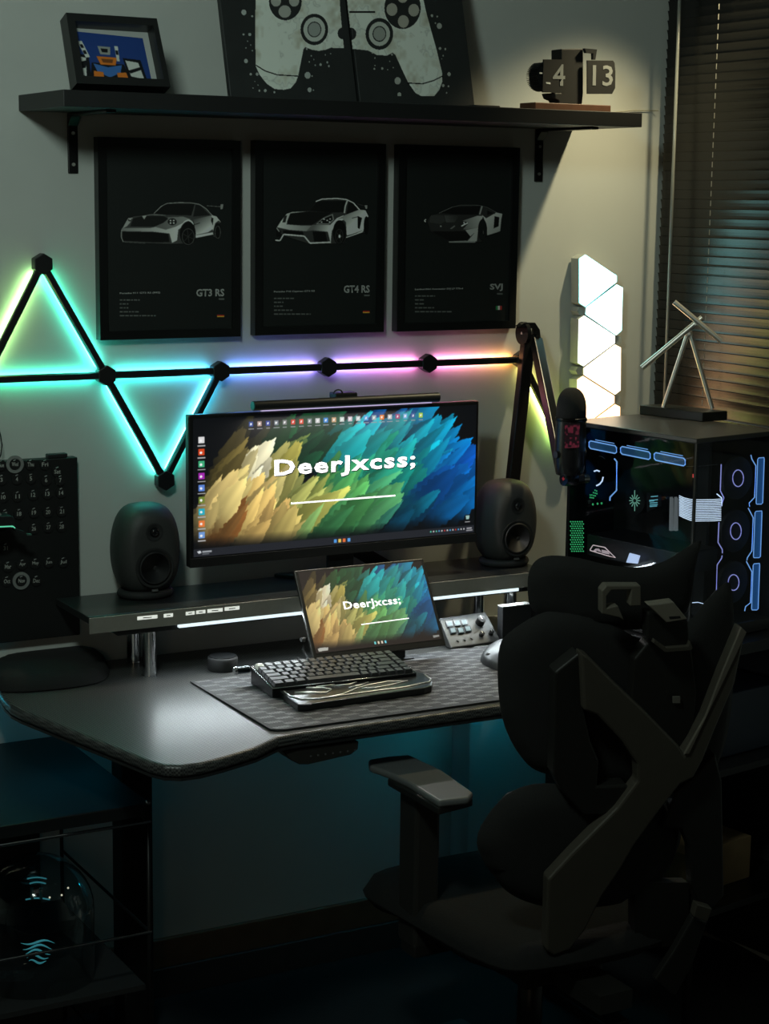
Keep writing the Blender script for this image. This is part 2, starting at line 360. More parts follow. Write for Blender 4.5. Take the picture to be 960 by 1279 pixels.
def noise2(h, w_, c, s):
    rs = np.random.RandomState(s); q = rs.rand(h//c+3, w_//c+3); y = np.arange(h)/c; x = np.arange(w_)/c; yi, xi = y.astype(int), x.astype(int); fy, fx = (y-yi)[:, None], (x-xi)[None]; fy, fx = fy*fy*(3-2*fy), fx*fx*(3-2*fx)
    return (q[yi][:, xi]*(1-fy)+q[yi+1][:, xi]*fy)*(1-fx)+(q[yi][:, xi+1]*(1-fy)+q[yi+1][:, xi+1]*fy)*fx
nz = noise2(360, 620, 40, 1)*.45+noise2(360, 620, 18, 2)*.3+noise2(360, 620, 8, 3)*.25
vein = np.exp(-(np.abs(nz-.5)/.02)**1.2)
nz2 = np.clip(nz-.50, 0, 1)*1.6; cc = np.stack([196-60*nz2, 202-72*nz2, 194-85*nz2], -1); cc *= (1-.14*vein*(noise2(360, 620, 60, 8) > .45))[..., None]
cart = cc*msk+(1-msk)*0
DK = (0, 0, 0)
def cd_(cx, cy, r, s, x0, c, ry=None): fillpoly(cart, [((x0+x/s-ox)*S_, (y/s-oy)*S_) for x, y in ell(cx, cy, r, ry)], c)
for r, c in ((105, DK), (82, (170, 175, 168)), (53, DK), (46, (135, 140, 136))): cd_(607, 115, r, 6, 290, c, r*.96)
for r, c in ((96, DK), (73, (168, 172, 164)), (48, DK), (41, (135, 138, 132))): cd_(238, 135, r, 5.647, 430, c)
cd_(390, -65, 122, 6, 290, DK); cd_(385, 0, 46, 6, 290, (150, 152, 145), 40); cd_(320, -70, 38, 6, 290, (150, 152, 145)); cd_(455, -70, 38, 6, 290, (150, 152, 145)); cd_(390, -135, 38, 6, 290, (150, 152, 145))
cd_(400, -22, 128, 5.647, 430, DK)
for bx, by in ((405, 60), (478, -8), (325, -12), (400, -90)): cd_(bx, by, 38, 5.647, 430, (150, 148, 138))
cd_(822, 140, 38, 6, 290, DK); cd_(42, 135, 38, 5.647, 430, DK)
strokeline(cart, g([(172, 343), (240, 380), (330, 405), (482, 413)], 6, 290), 2.6, (6, 7, 7)); strokeline(cart, g([(435, 430), (540, 435), (620, 415), (684, 388)], 5.647, 430), 2.6, (6, 7, 7)); strokeline(cart, g([(30, 2), (210, 2)], 5.647, 430), 4, (6, 7, 7))
for x, y, r in ((82, 147, 7), (128, 147, 10), (112, 190, 4), (135, 215, 4), (100, 233, 4), (100, 317, 14), (147, 250, 5), (135, 401, 8), (181, 401, 10), (165, 447, 4), (188, 470, 4), (152, 489, 4), (241, 505, 10), (198, 505, 7), (308, 515, 7), (85, 5, 18), (145, 30, 7), (550, 240, 6), (583, 283, 5), (568, 323, 5), (603, 308, 4), (613, 343, 5), (654, 340, 9), (705, 325, 7), (717, 350, 7), (556, 408, 22), (590, 412, 5), (571, 500, 15), (600, 503, 5), (730, 270, 4), (690, 278, 4)):
    cd_(x, y, r, 6, 290, (150, 155, 152))
for x, y, r in ((608, 25, 9), (645, 30, 6), (632, 70, 5), (660, 87, 18), (665, 223, 9), (703, 227, 7), (688, 266, 5), (678, 285, 4), (730, 377, 12), (688, 445, 9), (725, 450, 6), (712, 489, 5), (663, 533, 8), (700, 535, 4), (733, 526, 4), (609, 537, 6), (365, 417, 22), (377, 500, 14), (325, 260, 6), (310, 300, 4), (258, 343, 8), (203, 345, 6), (208, 325, 4), (295, 350, 4), (334, 338, 4), (207, 280, 5), (188, 250, 4)):
    cd_(x, y, r, 5.647, 430, (150, 152, 146))
kp = (cart.sum(2) > 1); cart2 = np.clip(cart, 0, 255)
def canvas(b0, b1, t0, left, lbl, xa, xb):
    # bottom corners and the pixel rays of the side edges; top goes out of the frame
    A, B = cp(*b0), cp(*b1); up = Vector((0, math.sin(tc_), math.cos(tc_)))*.56; A.z = B.z = SZ+.0015
    A = Vector((A.x, -.19+0*A.y, SZ+.0015)); B = Vector((B.x, -.19, SZ+.0015))
    c = thing('canvas_print', lbl, 'canvas', (A+B)/2, 'two leaning canvases')
    MB().prism([A, B, B+up, A+up], -cp.n*.016).put('canvas', canm, c, bevel=.002)
    a0, a1 = int((xa-ox)*S_), int((xb-ox)*S_); y1 = 120; sub = cart2[:int((y1-oy)*S_), a0:a1]; kk = kp[:int((y1-oy)*S_), a0:a1]
    yy_, xx_ = np.mgrid[0:kk.shape[0], a0:a1]; py = yy_/S_+oy; px_ = xx_/S_+ox; sm_ = 448+(py-130)*.115
    kk = kk & ((px_ < sm_-1) if left else (px_ > sm_+1)) & (px_ > 288+(py-124)*.145+1.5) & (px_ < 593+(py-134)*.149-1.5)
    raster('painting', sub, cp(xa, oy, .0008), cp(xb, oy, .0008), cp(xb, y1, .0008), cp(xa, y1, .0008), vcmat('paint', rough=.7), c, keep=kk, lin=np.clip(srgb(sub)*1.5, 0, .9))
canvas((288, 124), (446.5, 130), None, True, 'left black canvas with the pale marbled controller half, leaning on shelf', 296, 449)
canvas((449.6, 130), (593, 134), None, False, 'right black canvas with the marbled controller half nearest the flip clock', 425, 600)

# small flat dark card and wire on the shelf
c = atZ(635, 133, SZ); tag(MB().box((c.x-.035, -.25, SZ), (c.x+.035, -.19, SZ+.006), bev=.002).put('flat_case', BLK, centre=True), 'small flat black case lying on the shelf beside the flip clock', 'case')
cc_ = [Vector((2.70, -.006, SZ+.002)), Vector((2.84, -.005, SZ+.002)), atY(790, 138, -.004), atY(815, 138, -.004), atY(822, 138, -.012)]
cc_ = [Vector((p.x, p.y, max(p.z, SZ+.002))) for p in cc_]
tag(MB().tube(cc_, .0011, 5).put('thin_wire', mat('wire', (.35, .32, .22), .5), centre=True), 'thin wire running from the shelf end across the wall to the blind', 'wire')

# ---- flip clock
CKB = mat('clock_black', (.004, .004, .004), .6)
cy = -.20; pc = planeY(cy)
ck = thing('flip_clock', 'black flip clock showing 4 13 on a brown wooden base', 'clock', (atY(715, 140, cy).x, -.17, SZ))
a, b = atY(668, 138, cy), atY(762.5, 141, cy)
MB().box((a.x, cy, SZ), (b.x, cy+.07, SZ+.021)).put('base', mat('walnut_wood', (.10, .042, .022), .45, noise=.4, scale=40), ck, bevel=.0015)
q = lambda pts: [pc(640+x/6, 40+y/6) for x, y in pts]
MB().prism([p+Vector((0, .012, 0)) for p in q([(385, 125), (550, 122), (550, 455), (540, 545), (372, 545), (366, 512), (325, 495), (310, 455), (385, 455)])], (0, .045, 0)).put('body', CKB, ck, bevel=.002)
MB().prism(q([(540, 122), (632, 130), (620, 208), (604, 206), (604, 160), (552, 157)]), (0, .01, 0)).put('flap_catch', BLK, ck)
MB().prism(q([(232, 205), (385, 205), (385, 456), (225, 452)]), (0, .004, 0)).put('hour_flap', CKB, ck)
MB().prism(q([(560, 212), (752, 214), (764, 232), (770, 300), (768, 420), (745, 464), (560, 464)]), (0, .004, 0)).put('minute_flap', CKB, ck)
dc = q([(278, 330)])[0]; fl = MB(); fl.cyl(dc+Vector((0, .006, 0)), dc+Vector((0, .048, 0)), .030, seg=24)
for i in range(22):
    an = math.radians(100+i*7.5); rr = .036
    fl.box((-.0006, 0, 0), (.0006, .045, rr), M=Matrix.Translation(dc+Vector((0, .006, 0))) @ Matrix.Rotation(math.pi/2-an-.25, 4, 'Y'))
fl.put('flap_drum', BLK, ck)
dc2 = q([(750, 340)])[0]; fl = MB()
for i in range(14):
    an = math.radians(-30+i*18); fl.box((-.0005, 0, 0), (.0005, .045, .022), M=Matrix.Translation(dc2+Vector((-.018, .008, 0))) @ Matrix.Rotation(an, 4, 'Y'))
fl.put('flap_drum', BLK, ck)
text_px('numeral', '4', pc, (640+300/6, 40+402/6), (640+392/6, 40+404/6), 27, mat('numeral_grey', (.26, .27, .26), .6), ck, bold=.012)
text_px('numeral', '13', pc, (640+598/6, 40+402/6), (640+750/6, 40+406/6), 26, mat('numeral_grey'), ck, bold=.012)
MB().prism(q([(250, 375), (282, 378), (282, 392), (250, 386)]), (0, -.0006, 0)).put('mark', DOT, ck); MB().prism(q([(200, 302), (222, 304), (222, 314), (200, 312)]), (0, -.0006, 0)).put('mark', DOT, ck)

# ------------------------------------------------------------------ three framed car prints
def fade(arr): return arr
def car1(s):
    A = np.zeros((int(512*s), int(960*s), 3)); f = lambda P: [(x*s, y*s) for x, y in P]
    D = lambda P, c, *r: fillpoly(A, f(P), c, *( [r[0], (r[1][0]*s, r[1][1]*s), (r[2][0]*s, r[2][1]*s)] if r else [])); L_ = lambda P, w_, c: strokeline(A, f(P), w_*s, c)
    D([(70, 300), (80, 285), (105, 240), (125, 210), (170, 190), (240, 185), (330, 170), (385, 115), (430, 90), (520, 83), (620, 85), (690, 95), (745, 130), (790, 180), (830, 190), (865, 230), (868, 245), (850, 250), (845, 365), (810, 362), (800, 340), (660, 365), (640, 410), (440, 415), (80, 400), (70, 360)], 48)
    D([(75, 285), (300, 285), (420, 260), (540, 215), (600, 215), (545, 280), (520, 300), (510, 385), (470, 405), (450, 330), (320, 315), (75, 310)], 95, 165, (80, 300), (520, 340))
    D([(330, 275), (400, 245), (440, 200), (560, 195), (620, 215), (560, 245), (500, 275), (420, 300)], 70, 110, (330, 280), (600, 220))
    D([(165, 208), (240, 190), (400, 190), (440, 212), (400, 245), (330, 275), (140, 275)], 18); D([(105, 240), (125, 205), (160, 205), (142, 240), (115, 272), (80, 290)], 125)
    D([(232, 190), (270, 184), (250, 218)], 130); L_([(265, 186), (300, 178), (420, 183)], 6, 95)
    D([(330, 170), (395, 108), (440, 92), (655, 93), (625, 185), (400, 180)], 14); D([(660, 100), (700, 108), (775, 182), (640, 195)], 20)
    L_([(325, 170), (385, 112), (430, 89), (530, 82), (620, 84), (690, 96), (745, 131), (800, 190)], 6, 120); L_([(655, 95), (630, 190)], 6, 60)
    D([(640, 218), (790, 185), (805, 290), (760, 320), (660, 342), (650, 255)], 60, 175, (660, 210), (740, 320)); D([(790, 183), (830, 193), (868, 243), (845, 225), (818, 250), (802, 310), (785, 260)], 155)
    D([(655, 345), (800, 320), (802, 338), (662, 366)], 165); L_([(548, 270), (572, 236), (600, 222), (625, 232), (642, 262)], 12, 165); L_([(640, 262), (695, 245)], 5, 15)
    fillpoly(A, f(ell(597, 330, 64, 96)), 8); L_(ell(600, 355, 48, 64)+[ell(600, 355, 48, 64)[0]], 5, 70)
    for a_ in range(0, 360, 60): L_([(600, 355), (600+42*math.cos(math.radians(a_+20)), 355+56*math.sin(math.radians(a_+20)))], 5, 45)
    fillpoly(A, f(ell(838, 310, 30, 66)), 10); L_(ell(840, 320, 22, 50)+[ell(840, 320, 22, 50)[0]], 4, 85)
    fillpoly(A, f(ell(472, 236, 36, 28)), 22)
    for x, y in ((458, 226), (484, 226), (458, 246), (484, 246)): fillpoly(A, f(ell(x, y, 7, 6, 10)), 200)
    fillpoly(A, f(ell(140, 222, 18, 12)), 50); fillpoly(A, f(ell(140, 216, 8, 4)), 170)
    D([(80, 315), (320, 320), (440, 332), (450, 398), (330, 400), (80, 388)], 10); L_([(78, 398), (260, 410)], 4, 75); L_([(72, 300), (70, 360), (85, 395)], 7, 110)
    L_([(750, 108), (865, 116)], 6, 90); D([(862, 95), (888, 95), (880, 136), (862, 138)], 110); D([(788, 200), (804, 210), (799, 262), (786, 232)], 8)
    return A
def car2(s):
    A = np.zeros((int(569*s), int(960*s), 3)); f = lambda P: [(x*s, y*s) for x, y in P]
    D = lambda P, c, *r: fillpoly(A, f(P), c, *( [r[0], (r[1][0]*s, r[1][1]*s), (r[2][0]*s, r[2][1]*s)] if r else [])); L_ = lambda P, w_, c: strokeline(A, f(P), w_*s, c)
    D([(70, 350), (100, 290), (150, 230), (210, 208), (350, 200), (420, 110), (480, 92), (600, 88), (690, 98), (750, 125), (800, 182), (850, 190), (885, 240), (888, 320), (870, 400), (830, 395), (690, 440), (660, 490), (360, 495), (130, 420), (75, 380)], 40)
    D([(75, 345), (110, 290), (160, 225), (205, 210), (350, 203), (230, 218), (190, 230), (170, 290), (155, 320), (300, 332), (430, 330), (330, 380), (180, 368)], 160, 100, (100, 300), (400, 350))
    D([(380, 325), (540, 325), (600, 265), (660, 240), (690, 270), (600, 300), (555, 380), (545, 482), (520, 385), (390, 372), (330, 380)], 80, 190, (390, 350), (560, 400))
    D([(160, 300), (190, 222), (350, 205), (440, 210), (560, 215), (460, 270), (380, 325), (180, 322)], 14); D([(355, 200), (425, 112), (680, 112), (662, 212), (560, 215), (440, 207)], 12)
    L_([(412, 118), (470, 96), (600, 90), (690, 100), (750, 130), (805, 190)], 10, 175); L_([(698, 102), (676, 160), (668, 220)], 13, 150); D([(706, 118), (740, 130), (790, 190), (685, 238)], 12)
    D([(600, 275), (680, 235), (800, 190), (860, 195), (887, 250), (860, 268), (838, 382), (690, 418), (682, 300), (650, 268)], 95, 205, (640, 230), (780, 380)); L_([(735, 265), (800, 250)], 5, 30)
    D([(788, 248), (828, 262), (806, 362), (788, 352)], 8); L_([(685, 436), (832, 385)], 9, 165); L_([(690, 425), (830, 375)], 4, 20)
    fillpoly(A, f(ell(625, 390, 60, 108)), 8); fillpoly(A, f(ell(867, 330, 24, 82)), 8); L_(ell(622, 425, 34, 62)+[ell(622, 425, 34, 62)[0]], 4, 55)
    for a_ in range(0, 360, 72): L_([(625, 425), (625+28*math.cos(math.radians(a_)), 425+50*math.sin(math.radians(a_)))], 5, 50)
    fillpoly(A, f(ell(625, 425, 10, 16)), 170)
    D([(415, 318), (480, 262), (565, 228), (575, 280), (530, 318)], 120); D([(428, 312), (484, 268), (558, 238), (566, 278), (526, 312)], 16)
    for x, y in ((487, 274), (465, 300), (540, 272), (536, 298), (515, 285)): fillpoly(A, f(ell(x, y, 8, 6, 10)), 180)
    D([(120, 302), (140, 245), (162, 240), (148, 302)], 28); D([(385, 382), (500, 387), (516, 470), (400, 475)], 9); D([(125, 372), (300, 385), (310, 418), (130, 400)], 10); D([(70, 368), (110, 378), (105, 425), (70, 430)], 10)
    L_([(60, 460), (100, 464), (132, 408), (312, 424), (362, 486), (548, 478)], 13, 165); L_([(70, 350), (95, 385)], 8, 130); L_([(780, 138), (862, 160)], 6, 60); D([(852, 150), (878, 150), (874, 185), (858, 180)], 115)
    return A
def car3(s):
    A = np.zeros((int(600*s), int(960*s), 3)); f = lambda P: [(x*s, y*s) for x, y in P]
    D = lambda P, c, *r: fillpoly(A, f(P), c, *( [r[0], (r[1][0]*s, r[1][1]*s), (r[2][0]*s, r[2][1]*s)] if r else [])); L_ = lambda P, w_, c: strokeline(A, f(P), w_*s, c)
    D([(100, 290), (130, 240), (220, 205), (350, 145), (420, 128), (620, 130), (690, 145), (800, 200), (850, 215), (862, 240), (845, 260), (835, 380), (800, 410), (700, 435), (640, 500), (330, 500), (140, 400)], 30)
    D([(225, 208), (350, 150), (630, 138), (610, 225), (400, 225)], 10); D([(140, 225), (262, 232), (282, 290), (230, 320), (125, 300)], 42); D([(270, 232), (420, 232), (375, 300), (290, 300)], 62, 35, (280, 300), (400, 230)); D([(325, 365), (372, 330), (380, 340), (345, 368)], 90)
    D([(450, 285), (540, 255), (600, 235), (660, 238), (625, 320), (612, 352), (490, 372), (455, 372), (515, 305)], 85, 140, (460, 350), (640, 250)); D([(480, 378), (612, 352), (595, 490), (500, 490), (577, 400), (530, 442)], 130)
    D([(640, 225), (700, 255), (790, 203), (855, 215), (845, 262), (832, 390), (700, 432), (692, 330), (662, 250)], 150, 120, (680, 250), (800, 400)); L_([(648, 138), (624, 222)], 15, 120); L_([(220, 208), (350, 148)], 6, 90); L_([(350, 148), (430, 128), (620, 130), (700, 150), (800, 205)], 5, 75)
    D([(655, 150), (700, 165), (782, 215), (705, 232), (692, 262), (645, 225)], 34); D([(700, 182), (762, 208), (700, 228)], 8); D([(775, 240), (822, 250), (815, 340), (765, 362)], 8)
    fillpoly(A, f(ell(653, 375, 45, 106)), 6); D([(655, 380), (668, 390), (665, 425), (655, 415)], 55); L_([(440, 340), (472, 322), (506, 306)], 11, 225); L_([(465, 296), (472, 326)], 9, 225)
    L_([(92, 270), (75, 285), (90, 298)], 11, 170); fillpoly(A, f(ell(237, 340, 8)), 130); D([(310, 492), (480, 484), (582, 490), (580, 504), (320, 504)], 105); D([(140, 392), (480, 388), (530, 442), (495, 480), (320, 488)], 9); L_([(840, 180), (865, 172)], 6, 50)
    return A
dimw = mat('dim_print', (.17, .18, .17), .7); midw = mat('mid_print', (.45, .46, .44), .7)
posters = [
    (('GT3 RS', 'Porsche 911 GT3 RS (992)'), [(120.6, 171.5), (299.7, 175.1), (301, 420.4), (126.6, 425)], car1, (140, 240, 290, 320), (245, 280, 370.5, 358.8), (149.5, 200), (368, 372.5), 'left framed print of a silver winged sports car, on the wall', 'de', (271, 280, 392, 396)),
    (('GT4 RS', 'Porsche 718 Cayman GT4 RS'), [(318.5, 175), (481, 180), (480, 413.8), (318.5, 419.8)], car2, (335, 235, 470, 315), (429, 461.5, 366, 357), (342, 393), (366, 368.5), 'middle framed print of a silver coupe with dark bonnet, on the wall', 'de', (453, 461.5, 387, 391)),
    (('SVJ', 'Lamborghini Aventador SVJ LP 770-4'), [(498.2, 180), (649.5, 184.8), (643.5, 410), (496, 414.4)], car3, (520, 240, 640, 315), (611.5, 627.5, 364, 356), (518, 578), (363, 366), 'right framed print of a low angular wedge-shaped car, on the wall', 'it', (619, 626.5, 382, 387)),
]
pfr = mat('poster_frame', (.006, .007, .007), .35); ppr = mat('poster_print', (.014, .017, .016), .45, noise=.12, scale=5)
for (big, line), c4, carf, rc, tb, ts, ty, lab, fg, fp in posters:
    P = planeY(-.028); c = [P(*p) for p in c4]
    X0, X1 = (c[0].x+c[3].x)/2, (c[1].x+c[2].x)/2; Z1, Z0 = (c[0].z+c[1].z)/2, (c[2].z+c[3].z)/2
    t = thing('framed_print', lab, 'picture', ((X0+X1)/2, -.014, Z0), 'framed car prints under the shelf')
    m_ = MB(); wd = .020
    for a_, b_ in (((X0, Z0), (X0+wd, Z1)), ((X1-wd, Z0), (X1, Z1)), ((X0+wd, Z0), (X1-wd, Z0+wd)), ((X0+wd, Z1-wd), (X1-wd, Z1))): m_.box((a_[0], -.028, a_[1]), (b_[0], -.001, b_[1]))
    m_.put('frame', pfr, t)
    MB().box((X0+wd, -.020, Z0+wd), (X1-wd, -.004, Z1-wd)).put('print', ppr, t)
    Q = planeY(-.0206); A = blur(carf(.42), 2)
    lin = srgb(A)*(2.7, 2.75, 2.6)
    raster('car_picture', A, Q(rc[0], rc[1]), Q(rc[2], rc[1]), Q(rc[2], rc[3]), Q(rc[0], rc[3]), vcmat('print_ink', rough=.6), t, keep=A.sum(2) > 20, lin=np.clip(lin, 0, .95))
    text_px('lettering', big, Q, (tb[0], tb[2]), (tb[1], tb[3]+.6 if 0 else tb[2]-.4), 9.5, midw, t, bold=.03)
    text_px('lettering', line, Q, (ts[0], ty[0]), (ts[1], ty[0]-1), 2.8, midw, t, bold=.03)
    x0 = ts[0]
    for i, wd_ in enumerate((25, 12, 11, 24, 46)): 
        yy = ty[0]+7.5+i*4.9; sg = MB(); xx = x0
        while xx < x0+wd_: L = rnd.uniform(2, 6); sg.quad(Q(xx, yy), Q(min(xx+L, x0+wd_), yy), Q(min(xx+L, x0+wd_), yy-1.6), Q(xx, yy-1.6)); xx += L+1.2
        sg.put('small_print', dimw, t, kind='stuff')
    MB().quad(Q(tb[1]-7, tb[2]+2), Q(tb[1], tb[2]+2), Q(tb[1], tb[2]+4), Q(tb[1]-7, tb[2]+4)).put('small_print', dimw, t)
    x0, x1, y0, y1 = fp
    if fg == 'de':
        for i, cc3 in enumerate(((.02, .02, .02), (.75, .03, .02), (.95, .55, .06))):
            MB().quad(Q(x0, y0+(y1-y0)*i/3), Q(x1, y0+(y1-y0)*i/3), Q(x1, y0+(y1-y0)*(i+1)/3), Q(x0, y0+(y1-y0)*(i+1)/3)).put('flag_stripe', mat('flag_%d' % i, cc3, .6), t)
    else:
        for i, cc3 in enumerate(((.03, .35, .10), (.85, .85, .80), (.65, .05, .04))):
            MB().quad(Q(x0+(x1-x0)*i/3, y0), Q(x0+(x1-x0)*(i+1)/3, y0), Q(x0+(x1-x0)*(i+1)/3, y1), Q(x0+(x1-x0)*i/3, y1)).put('flag_stripe', mat('flagit_%d' % i, cc3, .6), t)

# ------------------------------------------------------------------ light bars on the wall
HS = .29; dz = HS*math.sin(math.radians(60)); XL, ZL = 1.523, 1.568
N = {'a': (XL, ZL), 'b': (XL+HS, ZL), 'c': (XL+2*HS, ZL), 'd': (XL+3*HS, ZL), 'e': (XL+4*HS-.003, ZL), 'v': (XL+HS/2, ZL-dz*1.02), 't': (XL-HS/2-.004, ZL+dz*1.03), 'l': (XL-HS, ZL), 'f': (XL+4.5*HS, ZL-dz)}
lb = thing('light_bar_installation', 'black wall light bars in zigzag triangles glowing green, blue, pink and orange', 'wall light', (2.1, 0, ZL))
LIM, GRN, TEA, CYA, SKY, BLU, VIO, MAG, PNK, ORA, YEL = (.5, 1, .32), (.06, .9, .42), (.04, .88, .46), (.06, .88, .70), (.08, .58, 1), (.12, .32, 1), (.36, .26, 1), (.75, .2, 1), (1, .25, .65), (1, .42, .08), (1, .8, .18)
bars = [('l', 'a', GRN, CYA), ('l', 't', LIM, LIM), ('t', 'a', TEA, CYA), ('a', 'b', CYA, SKY), ('a', 'v', CYA, CYA), ('v', 'b', CYA, SKY), ('b', 'c', BLU, VIO), ('c', 'd', VIO, PNK), ('d', 'e', PNK, ORA), ('e', 'f', YEL, (.5, 1, .2))]
SM = vcmat('bar_glow', emit=24.0)
barm = mat('bar_black', (.012, .012, .013), .4)
for A_, B_, c0, c1 in bars:
    a = Vector((N[A_][0], 0, N[A_][1])); b = Vector((N[B_][0], 0, N[B_][1])); d = (b-a).normalized(); n = Vector((0, -1, 0)); s = d.cross(n)
    a2, b2 = a+d*.012, b-d*.012; W_ = .0085
    MB().prism([a2+s*W_+n*.014, a2+s*W_+n*.026, a2+s*.006+n*.030, a2-s*.006+n*.030, a2-s*W_+n*.026, a2-s*W_+n*.014], b2-a2).put('light_bar', barm, lb)
    bm = bmesh.new(); K_ = 10; a3, b3 = a+d*.026, b-d*.026; rows = []; ws = .0075
    for i in range(K_+1):
        p = a3.lerp(b3, i/K_); rows.append([bm.verts.new(p+s*ws+n*.006), bm.verts.new(p+s*ws+n*.0100), bm.verts.new(p-s*ws+n*.0100), bm.verts.new(p-s*ws+n*.006)])
    for r0, r1 in zip(rows, rows[1:]):
        for j in range(4): bm.faces.new((r0[j], r0[(j+1) % 4], r1[(j+1) % 4], r1[j]))
    bm.faces.new(rows[0]); bm.faces.new(rows[-1][::-1]); bmesh.ops.recalc_face_normals(bm, faces=bm.faces)
    me = bpy.data.meshes.new('glow_strip'); bm.to_mesh(me); bm.free(); ca = me.color_attributes.new('Col', 'FLOAT_COLOR', 'POINT')
    for i in range(K_+1):
        cc2 = [c0[q_]*(1-i/K_)+c1[q_]*i/K_ for q_ in range(3)]
        for j in range(4): ca.data[i*4+j].color = (*cc2, 1)
    meshobj('glow_strip', me, SM, lb)
for k_, (x, z) in N.items():
    hx = MB(); hx.prism([(x+.0245*math.cos(math.radians(30+60*i)), -.034, z+.0245*math.sin(math.radians(30+60*i))) for i in range(6)], (0, .026, 0))
    hx.prism([(x+.016*math.cos(math.radians(30+60*i)), -.01, z+.016*math.sin(math.radians(30+60*i))) for i in range(6)], (0, .0095, 0))
    hx.put('connector', barm, lb, bevel=.002)

# ------------------------------------------------------------------ triangle light panels
tl = thing('triangle_light_panels', 'column of bright white triangular light panels on the wall behind the microphone', 'wall light', (2.9, 0, 1.4))
f5 = lambda P: [(690+x/5.818, 310+y/5.818) for x, y in P]
tri = [([(190, 75), (235, 45), (465, 200), (465, 245), (235, 428), (190, 400)], (.75, 1, 1)), ([(240, 430), (465, 262), (508, 285), (500, 600), (460, 635), (235, 480)], (.9, 1, 1)),
       ([(188, 515), (228, 488), (452, 635), (452, 690), (222, 860), (180, 835)], (1, .98, .9)), ([(222, 872), (452, 698), (494, 720), (492, 1035), (452, 1066), (222, 920)], (1, .93, .78)),
       ([(176, 955), (218, 927), (448, 1072), (448, 1125), (218, 1298), (174, 1270)], (1, .82, .55)), ([(222, 1302), (452, 1132), (488, 1150), (486, 1465), (448, 1500), (222, 1355)], (1, .7, .38))]
tri = [(pg, c) for (pg, _), c in zip(tri, [(1.1, 2.7, 2.9), (1.2, 2.4, 2.5), (1.9, 2.0, 1.9), (2.6, 2.0, 1.4), (3.4, 2.1, 1.15), (3.6, 2.0, 1.05)])]
side = mat('panel_side', (.42, .45, .42), .5, noise=.04)
for i, (pg, c) in enumerate(tri):
    P = planeY(-.042); pts = [P(*p) for p in f5(pg)]
    o = MB().prism(pts, (0, .036, 0)).put('panel', side, tl)
    cen = sum(pts, Vector())/6; MB().prism([cen+(p-cen)*.985+Vector((0, -.0002, 0)) for p in pts], (0, -.0015, 0)).put('diffuser', glow('panel_glow_%d' % i, c, 1.0), o)
P = planeY(-.034)
for cx, cy_ in ((210, 458), (200, 892), (475, 668), (470, 1100)):
    MB().prism([P(690+x/5.818, 310+y/5.818) for x, y in ell(cx, cy_, 32, 34, 6)], (0, .033, 0)).put('connector', side, tl)

# ------------------------------------------------------------------ desk
DZ = .89
def weave():
    m = bpy.data.materials.new('carbon_weave'); m.use_nodes = True; nt = m.node_tree; b = nt.nodes['Principled BSDF']
    tc = nt.nodes.new('ShaderNodeTexCoord'); mp = nt.nodes.new('ShaderNodeMapping'); mp.inputs['Rotation'].default_value = (0, 0, math.radians(38)); nt.links.new(tc.outputs['Object'], mp.inputs['Vector'])
    ch = nt.nodes.new('ShaderNodeTexChecker'); ch.inputs['Scale'].default_value = 230; nt.links.new(mp.outputs[0], ch.inputs['Vector'])
    ch.inputs['Color1'].default_value = (.012, .013, .014, 1); ch.inputs['Color2'].default_value = (.085, .087, .084, 1); nt.links.new(ch.outputs[0], b.inputs['Base Color'])
    mr = nt.nodes.new('ShaderNodeMapRange'); mr.inputs['To Min'].default_value = .30; mr.inputs['To Max'].default_value = .48; nt.links.new(ch.outputs[1], mr.inputs[0]); nt.links.new(mr.outputs[0], b.inputs['Roughness'])
    bp = nt.nodes.new('ShaderNodeBump'); bp.inputs['Strength'].default_value = .25; bp.inputs['Distance'].default_value = .001; nt.links.new(ch.outputs[1], bp.inputs['Height']); nt.links.new(bp.outputs[0], b.inputs['Normal'])
    return m
carbon = weave()
dk = thing('standing_desk', 'black carbon-patterned standing desk with rounded left wing', 'desk', (2.0, -.4, 0))
out = [(2.605, -.035), (2.61, -.795), (1.64, -.785), (1.60, -.79), (1.53, -.835), (1.44, -.868), (1.385, -.882), (1.345, -.880), (1.318, -.862), (1.302, -.830), (1.285, -.755), (1.192, -.36), (1.186, -.31), (1.190, -.25), (1.20, -.19), (1.215, -.035)]
o = MB().prism([(x, y, DZ) for x, y in out], (0, 0, -.026)).put('desktop', carbon, dk, bevel=.009, seg=4)
edge = MB(); 
o2 = MB().prism([(x*1+(1.9-x)*.004, y+.004, DZ-.0262) for x, y in out], (0, 0, -.006)).put('under_edge', BLK, dk)
leg = MB().box((1.47, -.235, .03), (1.545, -.165, .84)).put('leg', METAL, dk, bevel=.004)
MB().box((1.47, -.60, 0), (1.545, -.06, .03)).put('foot', METAL, dk, bevel=.004)
MB().box((2.51, -.50, .03), (2.58, -.43, .84)).put('leg', METAL, dk, bevel=.004)
MB().box((2.51, -.72, 0), (2.58, -.16, .03)).put('foot', METAL, dk, bevel=.004)
MB().box((1.48, -.23, .82), (2.56, -.17, .857)).put('crossbar', METAL, dk)
# height control panel under the front edge
hp = planeY(-.775); pts = [hp(*p) for p in ((352, 938), (448, 926), (447, 936), (438, 943), (385, 955), (374, 955), (364, 950))]
kp_ = MB().prism(pts, (0, .05, 0)).put('control_panel', mat('panel_dark', (.022, .021, .019), .4), dk, bevel=.002)
km = MB()
for i in range(7):
    p = hp(388+i*9.2, 944.5-i*1.25, .001); km.cyl(p, p+Vector((0, -.001, 0)), .0022, seg=8)
km.put('button', mat('button_grey', (.10, .10, .10), .5), kp_, kind='stuff')

